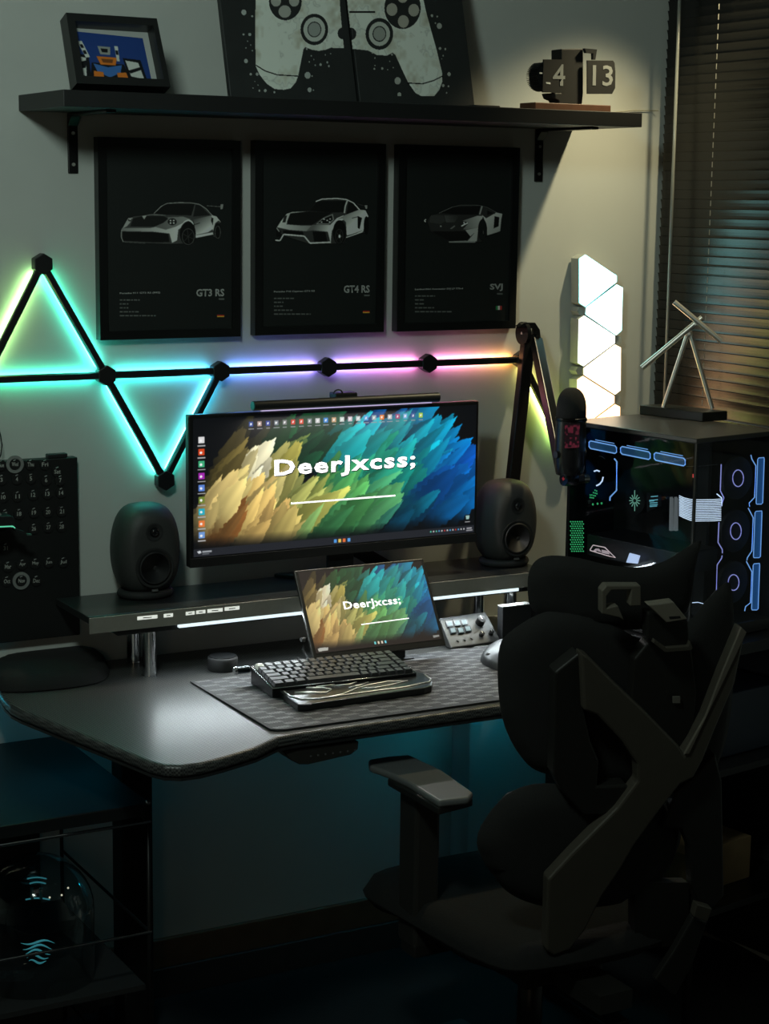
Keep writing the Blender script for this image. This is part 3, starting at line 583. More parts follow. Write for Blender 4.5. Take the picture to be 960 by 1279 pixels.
lamp('riser_strip_light', 'AREA', (2.04, -.262, 1.004), (2.04, -.40, .89), 2.0, (.85, .96, 1), 1.0, shape='RECTANGLE', size_y=.012)
lamp('screen_bar_light', 'AREA', (2.03, -.225, 1.488), (2.03, -.55, .9), 2.2, (1, .95, .9), .45, shape='RECTANGLE', size_y=.012)
# teal LED tape behind/under the desk
st = MB().box((1.215, -.150, .852), (2.47, -.138, .857))
lt = st.put('led_tape', vcmat('tape_glow', emit=2.0), centre=True); tag(lt, 'thin teal LED tape along the rear underside of the desk', 'light strip')
ca = lt.data.color_attributes.new('Col', 'FLOAT_COLOR', 'POINT')
for v in lt.data.vertices:
    ca.data[v.index].color = (0, .48, .75, 1) if v.co.x < 0 else (0, .50, .78, 1)
lt2 = MB().box((2.48, -.22, .850), (2.60, -.10, .855)).put('led_tape', glow('tape_teal', (0, .42, .58), 20), centre=True); tag(lt2, 'short teal LED tape under the right end of the desk', 'light strip')

lt3 = MB().box((1.12, -.075, .846), (1.20, -.060, .850)).put('led_tape', glow('tape_cyan', (.02, .62, .85), 5), centre=True); tag(lt3, 'short cyan LED tape at the far left end behind the desk', 'light strip')

# ---- monitor riser
rz = 1.052
rs = thing('monitor_riser', 'long black riser shelf with olive-grey front carrying the monitor and speakers', 'monitor stand', (2.02, -.13, DZ))
MB().box((1.388, -.252, 1.036), (2.62, -.034, rz)).put('top_board', mat('riser_top', (.020, .022, .022), .28, noise=.15, scale=12), rs, bevel=.0015)
fm = mat('riser_front', (.27, .262, .23), .42, metal=.3, noise=.08, scale=80)
MB().box((1.389, -.2575, 1.0135), (2.62, -.2525, 1.050)).put('front_fascia', fm, rs, bevel=.001)
MB().box((1.46, -.245, 1.000), (2.60, -.05, 1.0355)).put('drawer_body', BLK, rs)
pfy = planeY(-.2575)
a = pfy(224, 778); b = pfy(648, 732.5)
MB().box((a.x, -.256, 1.0055), (b.x, -.246, 1.0130)).put('led_strip', glow('riser_led', (.72, .85, .88), 1.1), rs)
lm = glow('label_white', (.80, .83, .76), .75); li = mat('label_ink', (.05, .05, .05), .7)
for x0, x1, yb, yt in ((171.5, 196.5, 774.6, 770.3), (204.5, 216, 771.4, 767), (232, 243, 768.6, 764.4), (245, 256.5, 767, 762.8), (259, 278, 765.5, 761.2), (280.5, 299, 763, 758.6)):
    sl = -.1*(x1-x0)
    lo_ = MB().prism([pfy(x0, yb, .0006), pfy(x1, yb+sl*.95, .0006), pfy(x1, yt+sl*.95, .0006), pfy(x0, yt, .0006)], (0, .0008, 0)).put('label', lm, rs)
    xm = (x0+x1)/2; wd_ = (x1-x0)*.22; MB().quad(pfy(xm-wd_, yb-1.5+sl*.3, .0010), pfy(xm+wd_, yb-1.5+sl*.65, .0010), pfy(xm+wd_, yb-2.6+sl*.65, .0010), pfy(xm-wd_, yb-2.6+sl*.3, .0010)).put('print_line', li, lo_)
for x, y in ((1.548, -.215), (1.560, -.085), (2.535, -.215), (2.52, -.085)):
    MB().cyl((x, y, DZ+.003), (x, y, 1.0355), .0165, seg=28).cyl((x, y, DZ), (x, y, DZ+.003), .018, seg=28).put('leg', CHROME, rs, 'polished chrome leg', smooth=False)
for o in bpy.data.objects:
    if o.name.startswith('leg') and o.parent == rs: autosmooth(o)

# ------------------------------------------------------------------ wallpaper artwork
def idw(u, v, pts):
    P = np.array([(a, b) for a, b, _ in pts]); Cc = np.array([c for *_, c in pts], float)
    d = ((P[:, 0]-u)*2.3)**2+(P[:, 1]-v)**2+1e-4; wt = 1/d**2; return (Cc*wt[:, None]).sum(0)/wt.sum()
CP = [((x-50)/845, (y-170+(x-50)*.045)/400, c) for x, y, c in [
    (150, 400, (228, 208, 130)), (215, 340, (252, 245, 205)), (200, 450, (225, 192, 112)), (120, 330, (112, 98, 50)), (120, 430, (215, 190, 120)), (130, 510, (140, 88, 42)), (255, 480, (232, 192, 112)), (320, 540, (222, 200, 115)), (400, 430, (214, 206, 100)), (290, 320, (200, 190, 88)), (180, 255, (40, 38, 22)), (230, 235, (34, 36, 20)), (110, 290, (50, 44, 26)),
    (300, 240, (18, 74, 40)), (370, 290, (20, 72, 46)), (440, 190, (34, 92, 58)), (380, 230, (18, 62, 40)), (500, 420, (88, 172, 92)), (440, 390, (60, 142, 78)), (480, 520, (62, 140, 82)), (600, 440, (98, 186, 118)), (540, 480, (80, 170, 98)), (420, 500, (70, 150, 90)), (560, 540, (24, 70, 52)),
    (480, 270, (22, 190, 196)), (520, 240, (20, 180, 196)), (590, 260, (30, 200, 160)), (650, 250, (28, 180, 196)), (700, 320, (14, 172, 196)), (600, 330, (34, 156, 128)), (660, 380, (20, 132, 120)), (560, 185, (12, 62, 128)), (640, 185, (16, 92, 160)), (740, 240, (14, 140, 176)), (790, 300, (8, 120, 190)), (830, 340, (10, 88, 188)), (760, 400, (10, 92, 180)), (850, 400, (8, 112, 190)), (700, 440, (14, 130, 150)), (640, 500, (8, 60, 84)), (720, 480, (6, 50, 84)), (520, 330, (30, 150, 120))]]
SP = [((x-50)/845, (y-170+(x-50)*.045)/400) for x, y in [(150, 400), (200, 340), (200, 450), (130, 340), (110, 430), (140, 510), (255, 480), (320, 540), (400, 450), (300, 330), (200, 285), (300, 255), (370, 290), (440, 190), (380, 230), (500, 420), (440, 390), (480, 520), (600, 440), (540, 480), (420, 500), (480, 270), (530, 240), (590, 260), (650, 250), (700, 320), (600, 330), (660, 380), (560, 185), (640, 185), (740, 240), (780, 290), (820, 350), (760, 400), (840, 400), (700, 440), (640, 490), (350, 400), (330, 460), (280, 400), (520, 330)]]
def wallpaper(H, W_, bg=(8, 10, 14)):
    A = np.full((H, W_, 3), bg, float); yy, xx = np.mgrid[0:H, 0:W_]
    R_ = random.Random(11); strokes = []
    for (u, v) in SP:
        for k in range(7): strokes.append((u+R_.gauss(0, .035), v+R_.gauss(0, .07), R_.uniform(.7, 1.3)))
    strokes.sort(key=lambda s: s[1]+R_.gauss(0, .07))
    asp = W_/H
    for u, v, s in strokes:
        if u < .03 or u > .98 or v < .06 or v > .93: continue
        ang = math.radians(R_.gauss(40, 7)+(14 if u < .3 else 0)); L = H*.23*s; Wd = H*.070*s*R_.uniform(.6, 1.3); cx, cy_ = u*W_, v*H
        dx, dy = math.cos(ang), -math.sin(ang); x0, x1, y0, y1 = int(max(0, cx-L*1.1)), int(min(W_, cx+L*1.1)), int(max(0, cy_-L*1.1)), int(min(H, cy_+L*1.1))
        if x1 <= x0 or y1 <= y0: continue
        X = xx[y0:y1, x0:x1]-cx; Y = yy[y0:y1, x0:x1]-cy_; a = (X*dx+Y*dy)/L; b = (X*-dy+Y*dx)/Wd
        ph = R_.uniform(0, 9); jag = .09*np.sin(b*6+ph)+.07*np.sin(b*15+ph*2)+.05*np.sin(b*29+ph)
        edge_ = 1-np.abs(b)**1.6*.9+jag*.5; mk = (np.abs(b) < 1+.12*np.sin(a*23+ph)) & (a < edge_) & (a > -1)
        col = idw(u, v, CP)*R_.uniform(.72, 1.2); t = np.clip((a+1)/2, 0, 1)
        sh_ = .50+.56*t+.05*np.sin(b*7+ph)*t+.12*b; al = np.clip(t*1.9, 0, 1)*mk
        C = np.clip(col[None, None]*sh_[..., None], 0, 255); S = A[y0:y1, x0:x1]; S[:] = S*(1-al[..., None])+C*al[..., None]
    return A
WP = wallpaper(300, 700)
# fade the corners of the artwork to the dark desktop
yy, xx = np.mgrid[0:300, 0:700]; uu, vv = xx/700, yy/300
edge_ = np.clip((vv-.86)/.10, 0, 1)
WP = WP*(1-edge_[..., None])+np.array((8, 10, 14))*edge_[..., None]
def icons(A):
    H, W_ = A.shape[:2]; R_ = random.Random(3)
    ic = [(40, 70, 150), (180, 150, 140), (40, 60, 150), (110, 120, 130), (120, 120, 120), (210, 50, 30), (220, 70, 45), (130, 135, 140), (200, 200, 200), (50, 130, 210), (200, 160, 120), (200, 210, 205), (205, 190, 200), (190, 200, 200), (80, 160, 220), (150, 170, 175), (230, 120, 30), (190, 190, 190), (160, 60, 110), (120, 170, 220), (60, 90, 150), (170, 200, 60)]
    for i, c in enumerate(ic):
        x = W_*(.192+i*.0285); y = H*.058; fillpoly(A, [(x-5.5, y-5), (x+5, y-5), (x+5, y+6), (x-5.5, y+6)], c); fillpoly(A, [(x-3+R_.random()*2, y-2), (x+2, y-3), (x+1, y+2), (x-3, y+3)], (235, 235, 235))
        ww = R_.uniform(4, 8); strokeline(A, [(x-ww, y+11), (x+ww, y+11)], 2, (150, 150, 155))
    for i, c in enumerate([(215, 215, 215), (210, 70, 30), (60, 170, 120), (160, 40, 170), (90, 130, 210), (110, 130, 50), (40, 170, 190), (225, 120, 60), (110, 150, 210)]):
        x = W_*.027; y = H*(.155+i*.0862); fillpoly(A, [(x-7, y-7), (x+7, y-7), (x+7, y+7), (x-7, y+7)], c); fillpoly(A, ell(x-1, y+1, 3, 3, 8), (240, 240, 240)); strokeline(A, [(x-9, y+12), (x+9, y+12)], 2.4, (170, 170, 170))
    A[int(H*.945):] = (34, 36, 42)
    for i, c in enumerate([(80, 150, 220), (225, 190, 90), (220, 110, 60), (90, 160, 230)]): x = W_*(.485+i*.016); fillpoly(A, [(x-3.5, H*.972-4), (x+3.5, H*.972-4), (x+3.5, H*.972+4), (x-3.5, H*.972+4)], c)
    fillpoly(A, [(8, H*.962), (16, H*.955), (18, H*.972), (12, H*.98)], (200, 205, 210)); strokeline(A, [(20, H*.966), (42, H*.966)], 4, (150, 155, 160)); strokeline(A, [(20, H*.984), (36, H*.984)], 2.5, (110, 115, 120))
    for i in range(13): x = W_*(.835+i*.0105); fillpoly(A, ell(x, H*.968, 2.2, 2.2, 6), R_.choice([(190, 60, 60), (80, 150, 200), (190, 190, 190), (90, 190, 160)]))
    fillpoly(A, [(W_*.967, H*.862), (W_*.982, H*.862), (W_*.980, H*.895), (W_*.969, H*.895)], (150, 185, 180)); strokeline(A, [(W_*.965, H*.912), (W_*.985, H*.912)], 2, (160, 160, 160))
    strokeline(A, [(W_*.972, H*.965), (W_*.992, H*.965)], 3, (160, 160, 165)); strokeline(A, [(W_*.970, H*.982), (W_*.994, H*.982)], 3, (140, 140, 145))
    return A

# ---- ultrawide monitor
my = -.20; pm = planeY(my)
c = [pm(234.6, 517.9), pm(597, 501.7), pm(595.5, 676.7), pm(237.5, 709)]
X0, X1, Z1, Z0 = (c[0].x+c[3].x)/2, (c[1].x+c[2].x)/2, (c[0].z+c[1].z)/2, (c[2].z+c[3].z)/2
mn = thing('ultrawide_monitor', 'large black ultrawide monitor with yellow, green and blue feather wallpaper', 'monitor', (2.03, -.12, rz))
bz = mat('monitor_bezel', (.010, .0105, .011), .35)
MB().box((X0, my, Z0), (X1, my+.022, Z1)).put('housing', bz, mn, bevel=.003)
MB().box((X0, my-.003, Z0), (X1, my-.0002, Z0+.022)).put('lower_bezel', bz, mn, bevel=.001)
MB().box((X0+.20, my+.022, Z0+.05), (X1-.20, my+.05, Z1-.06)).put('rear_cover', bz, mn, bevel=.008)
sx0, sx1, sz0, sz1 = X0+.010, X1-.008, Z0+.025, Z1-.009
raster('screen', blur(icons(WP.copy()), 1), (sx0, my-.0012, sz1), (sx1, my-.0012, sz1), (sx1, my-.0012, sz0), (sx0, my-.0012, sz0), vcmat('screen_glow', emit=1.0, rough=.35), mn)
WT = glow('screen_white', (1, 1, 1), 1.0); SHD = mat('screen_shadow', (.004, .004, .004), .6)
SWt, SHt = sx1-sx0, sz1-sz0
text('screen_text', 'DeerJxcss;', (sx0+SWt*.270, my-.0018, sz1-SHt*.485), (SWt*.502, 0, 0), (0, 0, SHt*.155), WT, mn, bold=.030, spacing=1.14)
text('screen_text', 'DeerJxcss;', (sx0+SWt*.2725, my-.0010, sz1-SHt*.492), (SWt*.502, 0, 0), (0, 0, SHt*.155), SHD, mn, bold=.030, spacing=1.14)
MB().box((sx0+SWt*.328, my-.0022, sz1-SHt*.668), (sx0+SWt*.700, my-.0014, sz1-SHt*.656)).put('screen_line', WT, mn)
MB().box((2.03, -.178, 1.08), (2.10, -.165, 1.30)).prism([(2.03, -.175, 1.16), (2.10, -.175, 1.16), (2.27, -.11, rz+.012), (2.20, -.11, rz+.012)], (0, .012, 0)).put('neck', bz, mn, bevel=.002)
MB().prism([(1.95, -.04, rz), (2.32, -.04, rz), (2.28, -.17, rz), (2.06, -.17, rz)], (0, 0, .010)).put('foot', bz, mn, bevel=.002)

# ---- light bar clipped to the monitor
lby = my-.012; plb = planeY(lby)
a, b = plb(316, 505.5), plb(547, 497.5); a.z = b.z = (a.z+b.z)/2
mlb = thing('monitor_light_bar', 'black tubular light bar clipped on top of the ultrawide monitor', 'lamp', (a+b)/2)
autosmooth(MB().cyl(a, b, .0115, seg=24).put('tube', BLK, mlb))
MB().cyl(a-Vector((.002, 0, 0)), a, .0105, seg=20).put('end_cap', mat('teal_cap', (.02, .16, .15), .4), mlb, 'teal end cap')
m_ = (a+b)/2
MB().box((a.x+.02, lby-.004, a.z-.0135), (b.x-.02, lby+.004, a.z-.0100)).put('diffuser', glow('bar_lamp', (.6, .5, .8), .7), mlb)
MB().box((m_.x-.03, my-.004, a.z+.006), (m_.x+.03, my+.030, a.z+.020), bev=.003).box((m_.x-.025, my+.022, a.z-.05), (m_.x+.025, my+.034, a.z+.015)).put('clamp', BLK, mlb)
MB().tube([(m_.x-.022+.012*math.cos(t/8*math.pi), lby+.01, a.z+.018+.010*math.sin(t/8*math.pi)) for t in range(9)], .0018, 6).put('cable_loop', BLK, mlb)

# ---- speakers
spm = mat('speaker_shell', (.036, .037, .036), .55, bump=.25, scale=500)
def speaker(x, y, lbl):
    t = thing('studio_speaker', lbl, 'speaker', (x, y, rz), 'pair of egg-shaped speakers on the riser')
    h0, h1 = rz+.012, rz+.222; bm = bmesh.new(); rings = []; n = 30; NR = 22
    for i in range(NR+1):
        t_ = i/NR; s = math.sin(math.pi*t_); zc = h0+(h1-h0)*(1-math.cos(math.pi*t_))/2
        w_ = .079*max(s, 1e-3)**.52*(1-.06*(2*t_-1)); d_ = .072*max(s, 1e-3)**.55; ring = []
        for j in range(n):
            q_ = 2*math.pi*j/n; c_, s_ = math.cos(q_), math.sin(q_); e = .78
            X = math.copysign(abs(c_)**e, c_)*w_; Y = math.copysign(abs(s_)**e, s_)*d_
            if Y < 0: Y = max(Y, -.060)*1.0
            ring.append(bm.verts.new((x+X, y+Y, zc)))
        rings.append(ring)
    for A, B in zip(rings, rings[1:]):
        for j in range(n): bm.faces.new((A[j], A[(j+1) % n], B[(j+1) % n], B[j]))
    bm.faces.new(rings[0][::-1]); bm.faces.new(rings[-1]); bmesh.ops.remove_doubles(bm, verts=bm.verts, dist=.0004); bmesh.ops.recalc_face_normals(bm, faces=bm.faces)
    me = bpy.data.meshes.new('shell'); bm.to_mesh(me); bm.free(); meshobj('shell', me, spm, t, smooth=True)
    yf = y-.060
    autosmooth(MB().lathe([(.0, -.002), (.044, -.002), (.047, .000), (.047, .003), (.043, .0035), (.040, .001)], (x, yf, rz+.078), (0, -1, 0)).put('woofer_ring', BLKM, t), 60)
    MB().lathe([(.040, .0035), (.036, .0045), (.030, -.001), (.016, -.0015), (.013, .002), (.0, .0045)], (x, yf-.0012, rz+.078), (0, -1, 0)).put('woofer_cone', mat('cone', (.010, .010, .011), .6), t, smooth=True)
    autosmooth(MB().lathe([(.0, -.002), (.021, -.002), (.0215, .001), (.017, .002), (.015, .0005), (0, .0005)], (x, yf, rz+.162), (0, -1, 0)).put('tweeter_ring', BLKM, t), 60)
    MB().lathe([(.0115, .001), (.010, .005), (.006, .008), (.0, .009)], (x, yf, rz+.162), (0, -1, 0)).put('tweeter', BLKG, t, smooth=True)
    MB().box((x-.007, yf-.002, rz+.022), (x+.007, yf+.003, rz+.027)).put('badge', mat('badge_grey', (.12, .12, .12), .4), t)
    b_ = MB(); b_.tube([(x+.058*math.cos(a_), y+.050*math.sin(a_), rz+.0105) for a_ in [2*math.pi*i/24 for i in range(24)]], .010, 8, closed=True); b_.put('foot_ring', BLKM, t, smooth=True)
speaker(1.586, -.098, 'left egg-shaped charcoal speaker, beside the calendar board')
speaker(2.560, -.142, 'right egg-shaped charcoal speaker, in front of the microphone arm')

# ------------------------------------------------------------------ calendar board at far left
cb = thing('perpetual_calendar', 'black wall calendar board with white hanging date tags and two rings', 'calendar', (1.2, -.015, .957))
cx1 = 1.448
MB().box((.95, -.030, .957), (cx1, -.002, 1.381)).put('board', mat('calendar_black', (.007, .008, .008), .5), cb, bevel=.002)
a, b = atY(58, 558, -.02), atY(83, 557, -.02); MB().box((a.x, -.028, 1.381), (b.x, -.010, 1.391)).put('clip', BLK, cb, bevel=.002)
Pc = planeY(-.034); tagm = mat('tag_black', (.010, .010, .010), .5); inkm = mat('tag_ink', (.42, .43, .40), .6); hookm = mat('hook_highlight', (.30, .31, .30), .4)
tags = [('Tue', 4, 165), ('Wed', 75, 160), ('Thu', 153, 161), ('Fri', 225, 161), ('Sat', 287, 197), ('3', 8, 238), ('4', 85, 235), ('5', 155, 232), ('6', 231, 240), ('7', 302, 240), ('10', 17, 325), ('11', 88, 321), ('12', 166, 313), ('13', 237, 308), ('14', 306, 303), ('17', 25, 410), ('18', 96, 408), ('19', 170, 402), ('20', 240, 399), ('21', 309, 396), ('26', 169, 482), ('27', 242, 475), ('28', 308, 472), ('31', 28, 580), ('Mar', 40, 672), ('Apr', 112, 661), ('May', 177, 656), ('Jun', 244, 651), ('Jul', 316, 650), ('Oct', 35, 745), ('Nov', 108, 742), ('Dec', 182, 742)]
for s, x, y in tags:
    p = (x/4, 540+y/4); c = Pc(*p); d = MB().cyl(c+Vector((0, .004, 0)), c, .0125, seg=18).put('date_tag', tagm, cb)
    MB().tube([Pc(p[0]-2+k, p[1]-4.5-math.sin(k/3*1.5)*1.2, .002) for k in range(4)], .0012, 5).put('hook', hookm, d)  # pale arc colour stands in for the highlight on each hook
    wd_ = 3.0 if len(s) == 1 else (5.4 if len(s) == 2 else 8); text_px('lettering', s, Pc, (p[0]-wd_/2, p[1]+2.5), (p[0]+wd_/2, p[1]+2.2), 5.2, inkm, d, bold=.015, off=.0008)
for s, x, y in (('Wed', 75, 160), ('Nov', 106, 742)):
    c = Pc(x/4, 540+y/4); MB().lathe([(.0135, .0), (.0135, .004), (.0205, .004), (.0205, .0), (.0135, .0)], c+Vector((0, .003, 0)), (0, -1, 0)).put('marker_ring', mat('ring_grey', (.22, .23, .22), .5), cb)

# dark gadget with green line at the far left
pg_ = planeY(-.12)
gd = thing('green_lit_hub', 'black box with a thin green light line, in front of the calendar', 'gadget', atY(5, 665, -.11))
r8 = lambda P: [pg_(x/9.1375, 620+y/9.1375) for x, y in P]
MB().prism(r8([(-180, 235), (130, 222), (158, 236), (165, 260), (170, 345), (150, 335), (-180, 350)]), (0, .05, 0)).put('body', BLK, gd, bevel=.002)
MB().prism([p+Vector((0, -.001, 0)) for p in r8([(-180, 350), (130, 336), (158, 342), (176, 360), (170, 366), (150, 352), (120, 348), (-180, 362)])], (0, .02, 0)).put('light_line', glow('green_line', (.12, .62, .38), .8), gd, 'thin green glowing line')
MB().prism(r8([(170, 345), (185, 375), (300, 410), (305, 440), (190, 405), (150, 365), (-180, 366), (-180, 440), (-170, 500), (-180, 352)]), (0, .03, 0)).put('arm', BLK, gd)
MB().prism([p+Vector((0, -.001, 0)) for p in r8([(305, 428), (362, 430), (360, 446), (308, 446)])], (0, .012, 0)).put('tip', mat('tip_teal', (.06, .12, .10), .5), gd)
MB().cyl(pg_(-14, 668)+Vector((0, .02, 0)), Vector((pg_(-14, 668).x, -.10, DZ)), .006).put('pole', BLK, gd)
MB().prism([p+Vector((0, .012, 0)) for p in r8([(-180, 150), (-10, 175), (40, 215), (20, 232), (-180, 232)])], (0, .03, 0)).put('top_piece', mat('grey_piece', (.25, .27, .25), .5), gd)
tag(MB().tube([atY(-3, 530, -.03), atY(1, 545, -.045), atY(2.5, 556, -.045), atY(1, 568, -.04), atY(-4, 580, -.035)], .0016, 6).put('hanging_cable', BLK, centre=True), 'short black cable hanging at the left edge above the calendar', 'cable')

# dark soft case on the left of the desk
pp = [(-12, 866), (-16, 834), (40, 824), (95, 818), (128, 822), (138, 835), (135, 850), (110, 858), (40, 866)]
uv = [atZ(x, y, DZ) for x, y in pp]; poly = smoothpoly([(p.x, p.y) for p in uv], 2); poly = [(x, y) for x, y in poly]
me = cushion(poly, lambda u, v: (u, v, DZ+.003), (0, 0, 1), .030, .035, .02, tb=0.0); o = meshobj('soft_case', me, SOFT, centre=True); tag(o, 'low black soft case lying on the left wing of the desk', 'case')

# ------------------------------------------------------------------ desk mat and items on it
MZ = DZ+.0035; dm = thing('desk_mat', 'dark grey desk mat with embossed hatch marks, under the keyboard', 'desk mat', (2.05, -.53, DZ))
mo = [(1.606, -.318), (1.604, -.74), (1.612, -.752), (1.63, -.758), (2.50, -.770), (2.51, -.33)]
MB().prism([(x, y, DZ) for x, y in mo], (0, 0, .0035)).put('mat_sheet', mat('mat_grey', (.024, .024, .027), .7, noise=.15, scale=200, bump=.3), dm, bevel=.001)
hb = MB(); r = 0; yy_ = -.745
while yy_ < -.335:
    xx_ = 1.62+(.034 if r % 2 else 0)
    while xx_ < 2.47:
        for k in range(6):
            x = xx_+k*.0062; hb.quad((x, yy_, MZ+.0003), (x+.0030, yy_, MZ+.0003), (x-.0040, yy_+.013, MZ+.0003), (x-.0070, yy_+.013, MZ+.0003))
        xx_ += .068
    yy_ += .0205; r += 1
hb.put('hatch_marks', mat('hatch_grey', (.24, .24, .245), .5), dm, kind='stuff')
MB().tube([(1.606, -.318, MZ), (1.604, -.745, MZ), (1.63, -.758, MZ), (2.50, -.770, MZ)], .0012, 5).put('stitched_edge', mat('edge_black', (.008, .008, .008), .8), dm)

# keyboard: local frame from its corners
def frame4(pTL, pTR, pBR, pBL):
    def f(u, v): return (pTL*(1-u)+pTR*u)*(1-v)+(pBL*(1-u)+pBR*u)*v
    return f
kTL, kTR = atZ(313, 833, MZ+.040), atZ(489, 815, MZ+.040); kBR, kBL = atZ(518, 836.5, MZ+.022), atZ(346, 860, MZ+.022)
ku = (kTR-kTL).normalized(); wv = (kTR-kTL).length; dv = (kBL-kTL); dv = dv-ku*dv.dot(ku); dl = dv.length; kv = dv.normalized(); kn = kv.cross(ku).normalized()
if kn.z < 0: kn = -kn
kb = thing('mechanical_keyboard', 'compact black mechanical keyboard with one pale corner key on the mat', 'keyboard', Vector(((kTL.x+kBR.x)/2, (kTL.y+kBR.y)/2, MZ)))
K2 = lambda u, v, h=0: kTL+ku*u+kv*v+kn*h
dn = lambda p: Vector((p.x, p.y, MZ+.001))
A = [K2(0, 0), K2(wv, 0), K2(wv, dl), K2(0, dl)]
bm = MB(); a4 = [bm.bm.verts.new(p) for p in A]; b4 = [bm.bm.verts.new(dn(p)) for p in A]; bm.bm.faces.new(a4); bm.bm.faces.new(b4[::-1])
for i in range(4): bm.bm.faces.new((a4[i], b4[i], b4[(i+1) % 4], a4[(i+1) % 4]))
bm.put('case', mat('kb_case', (.012, .012, .013), .3, metal=.5), kb, bevel=.002)
rim = MB(); rim.tube([K2(.001, .001, .0006), K2(.001, dl-.001, .0006), K2(wv-.001, dl-.001, .0006), K2(wv-.001, .001, .0006)], .0011, 6, closed=True); rim.put('rim', mat('rim_metal', (.55, .56, .57), .25, metal=1), kb, smooth=True)
rows = [[1]*13+[1, 1, 1], [1]*13+[2, 1], [1.5]+[1]*12+[1.5, 1], [1.75]+[1]*11+[2.25, 1], [2.25]+[1]*10+[1.75, 1, 1], [1.25, 1.25, 1.25, 6.25, 1, 1, 1, 1, 1, 1]]
U = (wv-.012)/16.0; Vv = (dl-.010)/6
kcm = mat('keycap', (.022, .023, .025), .35); klt = mat('keycap_pale', (.45, .45, .38), .45); cache = {}
RK = Matrix((ku, -kv, kn)).transposed().to_4x4()
for r, row in enumerate(rows):
    x = .006; sc = 16.0/sum(row)
    for i, k in enumerate(row):
        kw = k*U*sc; key = round(kw, 5)
        if key not in cache:
            b_ = MB(); g1, g2 = .0009, .0036
            lo4 = [(-kw/2+g1, -Vv/2+g1), (kw/2-g1, -Vv/2+g1), (kw/2-g1, Vv/2-g1), (-kw/2+g1, Vv/2-g1)]; hi4 = [(-kw/2+g2, -Vv/2+g2), (kw/2-g2, -Vv/2+g2), (kw/2-g2, Vv/2-g1*1.3), (-kw/2+g2, Vv/2-g1*1.3)]
            l_ = [b_.bm.verts.new((*p, .001)) for p in lo4]; h_ = [b_.bm.verts.new((*p, .0090)) for p in hi4]; b_.bm.faces.new(l_[::-1]); b_.bm.faces.new(h_)
            for q_ in range(4): b_.bm.faces.new((l_[q_], l_[(q_+1) % 4], h_[(q_+1) % 4], h_[q_]))
            cache[key] = b_.mesh('keycap'); cache[key].materials.append(kcm)
        me = cache[key]; lab = None
        if r == 0 and i == 0: me = me.copy(); me.materials.clear(); me.materials.append(klt); lab = 'pale corner keycap'
        M = RK.copy(); M.translation = K2(x+kw/2, .005+Vv*(r+.5)); inst('keycap', me, kb, M, label=lab); x += kw
# wrist rest with raised chrome waves
wz = MZ+.016; P4 = planeZ(wz)
wr_poly = [(345, 860), (517, 836.5), (530, 841), (540, 851), (538.5, 856), (530, 859), (384, 879.5), (372, 880), (364, 874)]
wr = thing('wrist_rest', 'glossy black wrist rest with chrome flowing waves, before the keyboard', 'wrist rest', (sum((P4(*p) for p in wr_poly), Vector())/9)*1)
wr.location.z = MZ; ORG[wr.name] = wr.location.copy()
MB().prism([P4(*p) for p in wr_poly], (0, 0, -.0155)).put('body', mat('rest_gloss', (.008, .009, .009), .28), wr, bevel=.003)
wm = mat('wave_chrome', (.9, .9, .9), .38, metal=1)
cq = lambda P: [P4(300+x/3.692, 740+y/3.692, .0008) for x, y in P]
for P_ in ([(225, 445), (290, 438), (380, 440), (420, 448), (400, 460), (320, 458), (250, 460)], [(250, 465), (330, 462), (400, 466)], [(350, 435), (430, 425), (500, 405), (600, 385), (700, 380), (780, 365)], [(440, 415), (520, 400), (560, 405), (500, 425), (420, 430)],
           [(360, 490), (470, 470), (540, 440), (600, 425), (680, 410), (770, 408), (700, 425), (620, 440), (560, 442)], [(200, 455), (230, 478), (280, 492), (380, 488), (560, 462), (760, 436), (870, 412), (878, 400), (850, 380)], [(620, 392), (660, 378), (720, 375), (690, 392), (640, 398)], [(500, 440), (560, 425), (590, 415)]):
    MB().tube(cq(P_), .0018, 6).put('wave', wm, wr, smooth=True)
# coiled cable with metal plug
pz = atZ(300, 838, MZ+.012); q1 = K2(.0, -.012, -.010); q2 = K2(.13, -.018, -.008)
cbx = thing('coiled_cable', 'black coiled keyboard cable with metal plug at the left end', 'cable', (pz.x, pz.y, MZ))
pts = []; n = 420
for i in range(n):
    t = i/(n-1); p = q1.lerp(q2, t); an = t*2*math.pi*34; ax = (q2-q1).normalized(); s1 = ax.cross(Vector((0, 0, 1))).normalized(); s2 = s1.cross(ax); pts.append(p+(s1*math.cos(an)+s2*math.sin(an))*.0055)
MB().tube(pts, .0017, 5).put('coil', mat('coil_grey', (.06, .06, .065), .5), cbx, smooth=True)
d_ = (q1-q2).normalized(); autosmooth(MB().cyl(q1+d_*.0, q1+d_*.030, .0085, seg=20).put('plug', mat('gunmetal', (.10, .13, .15), .25, metal=1), cbx))
autosmooth(MB().cyl(q1+d_*.030, q1+d_*.036, .0095, .008, seg=20).put('plug_ring', CHROME, cbx))

# mouse
pp = [(598, 828), (602, 819), (612, 811), (628, 808), (650, 810), (668, 822), (664, 838), (640, 842), (618, 838)]
poly = smoothpoly([(atZ(x, y, MZ).x, atZ(x, y, MZ).y) for x, y in pp], 2)
me = cushion(poly, lambda u, v: (u, v, MZ+.001), (0, 0, 1), .030, .040, .008, tb=0.0); o = meshobj('computer_mouse', me, mat('mouse_gloss', (.016, .018, .02), .38), None, centre=True)
tag(o, 'glossy black computer mouse on the right of the mat', 'mouse')
c1 = atZ(611, 819, MZ+.020); MB().cyl(c1+Vector((0, -.004, 0)), c1+Vector((0, .008, 0)), .006, seg=14).put('scroll_wheel', BLKM, o, smooth=True)

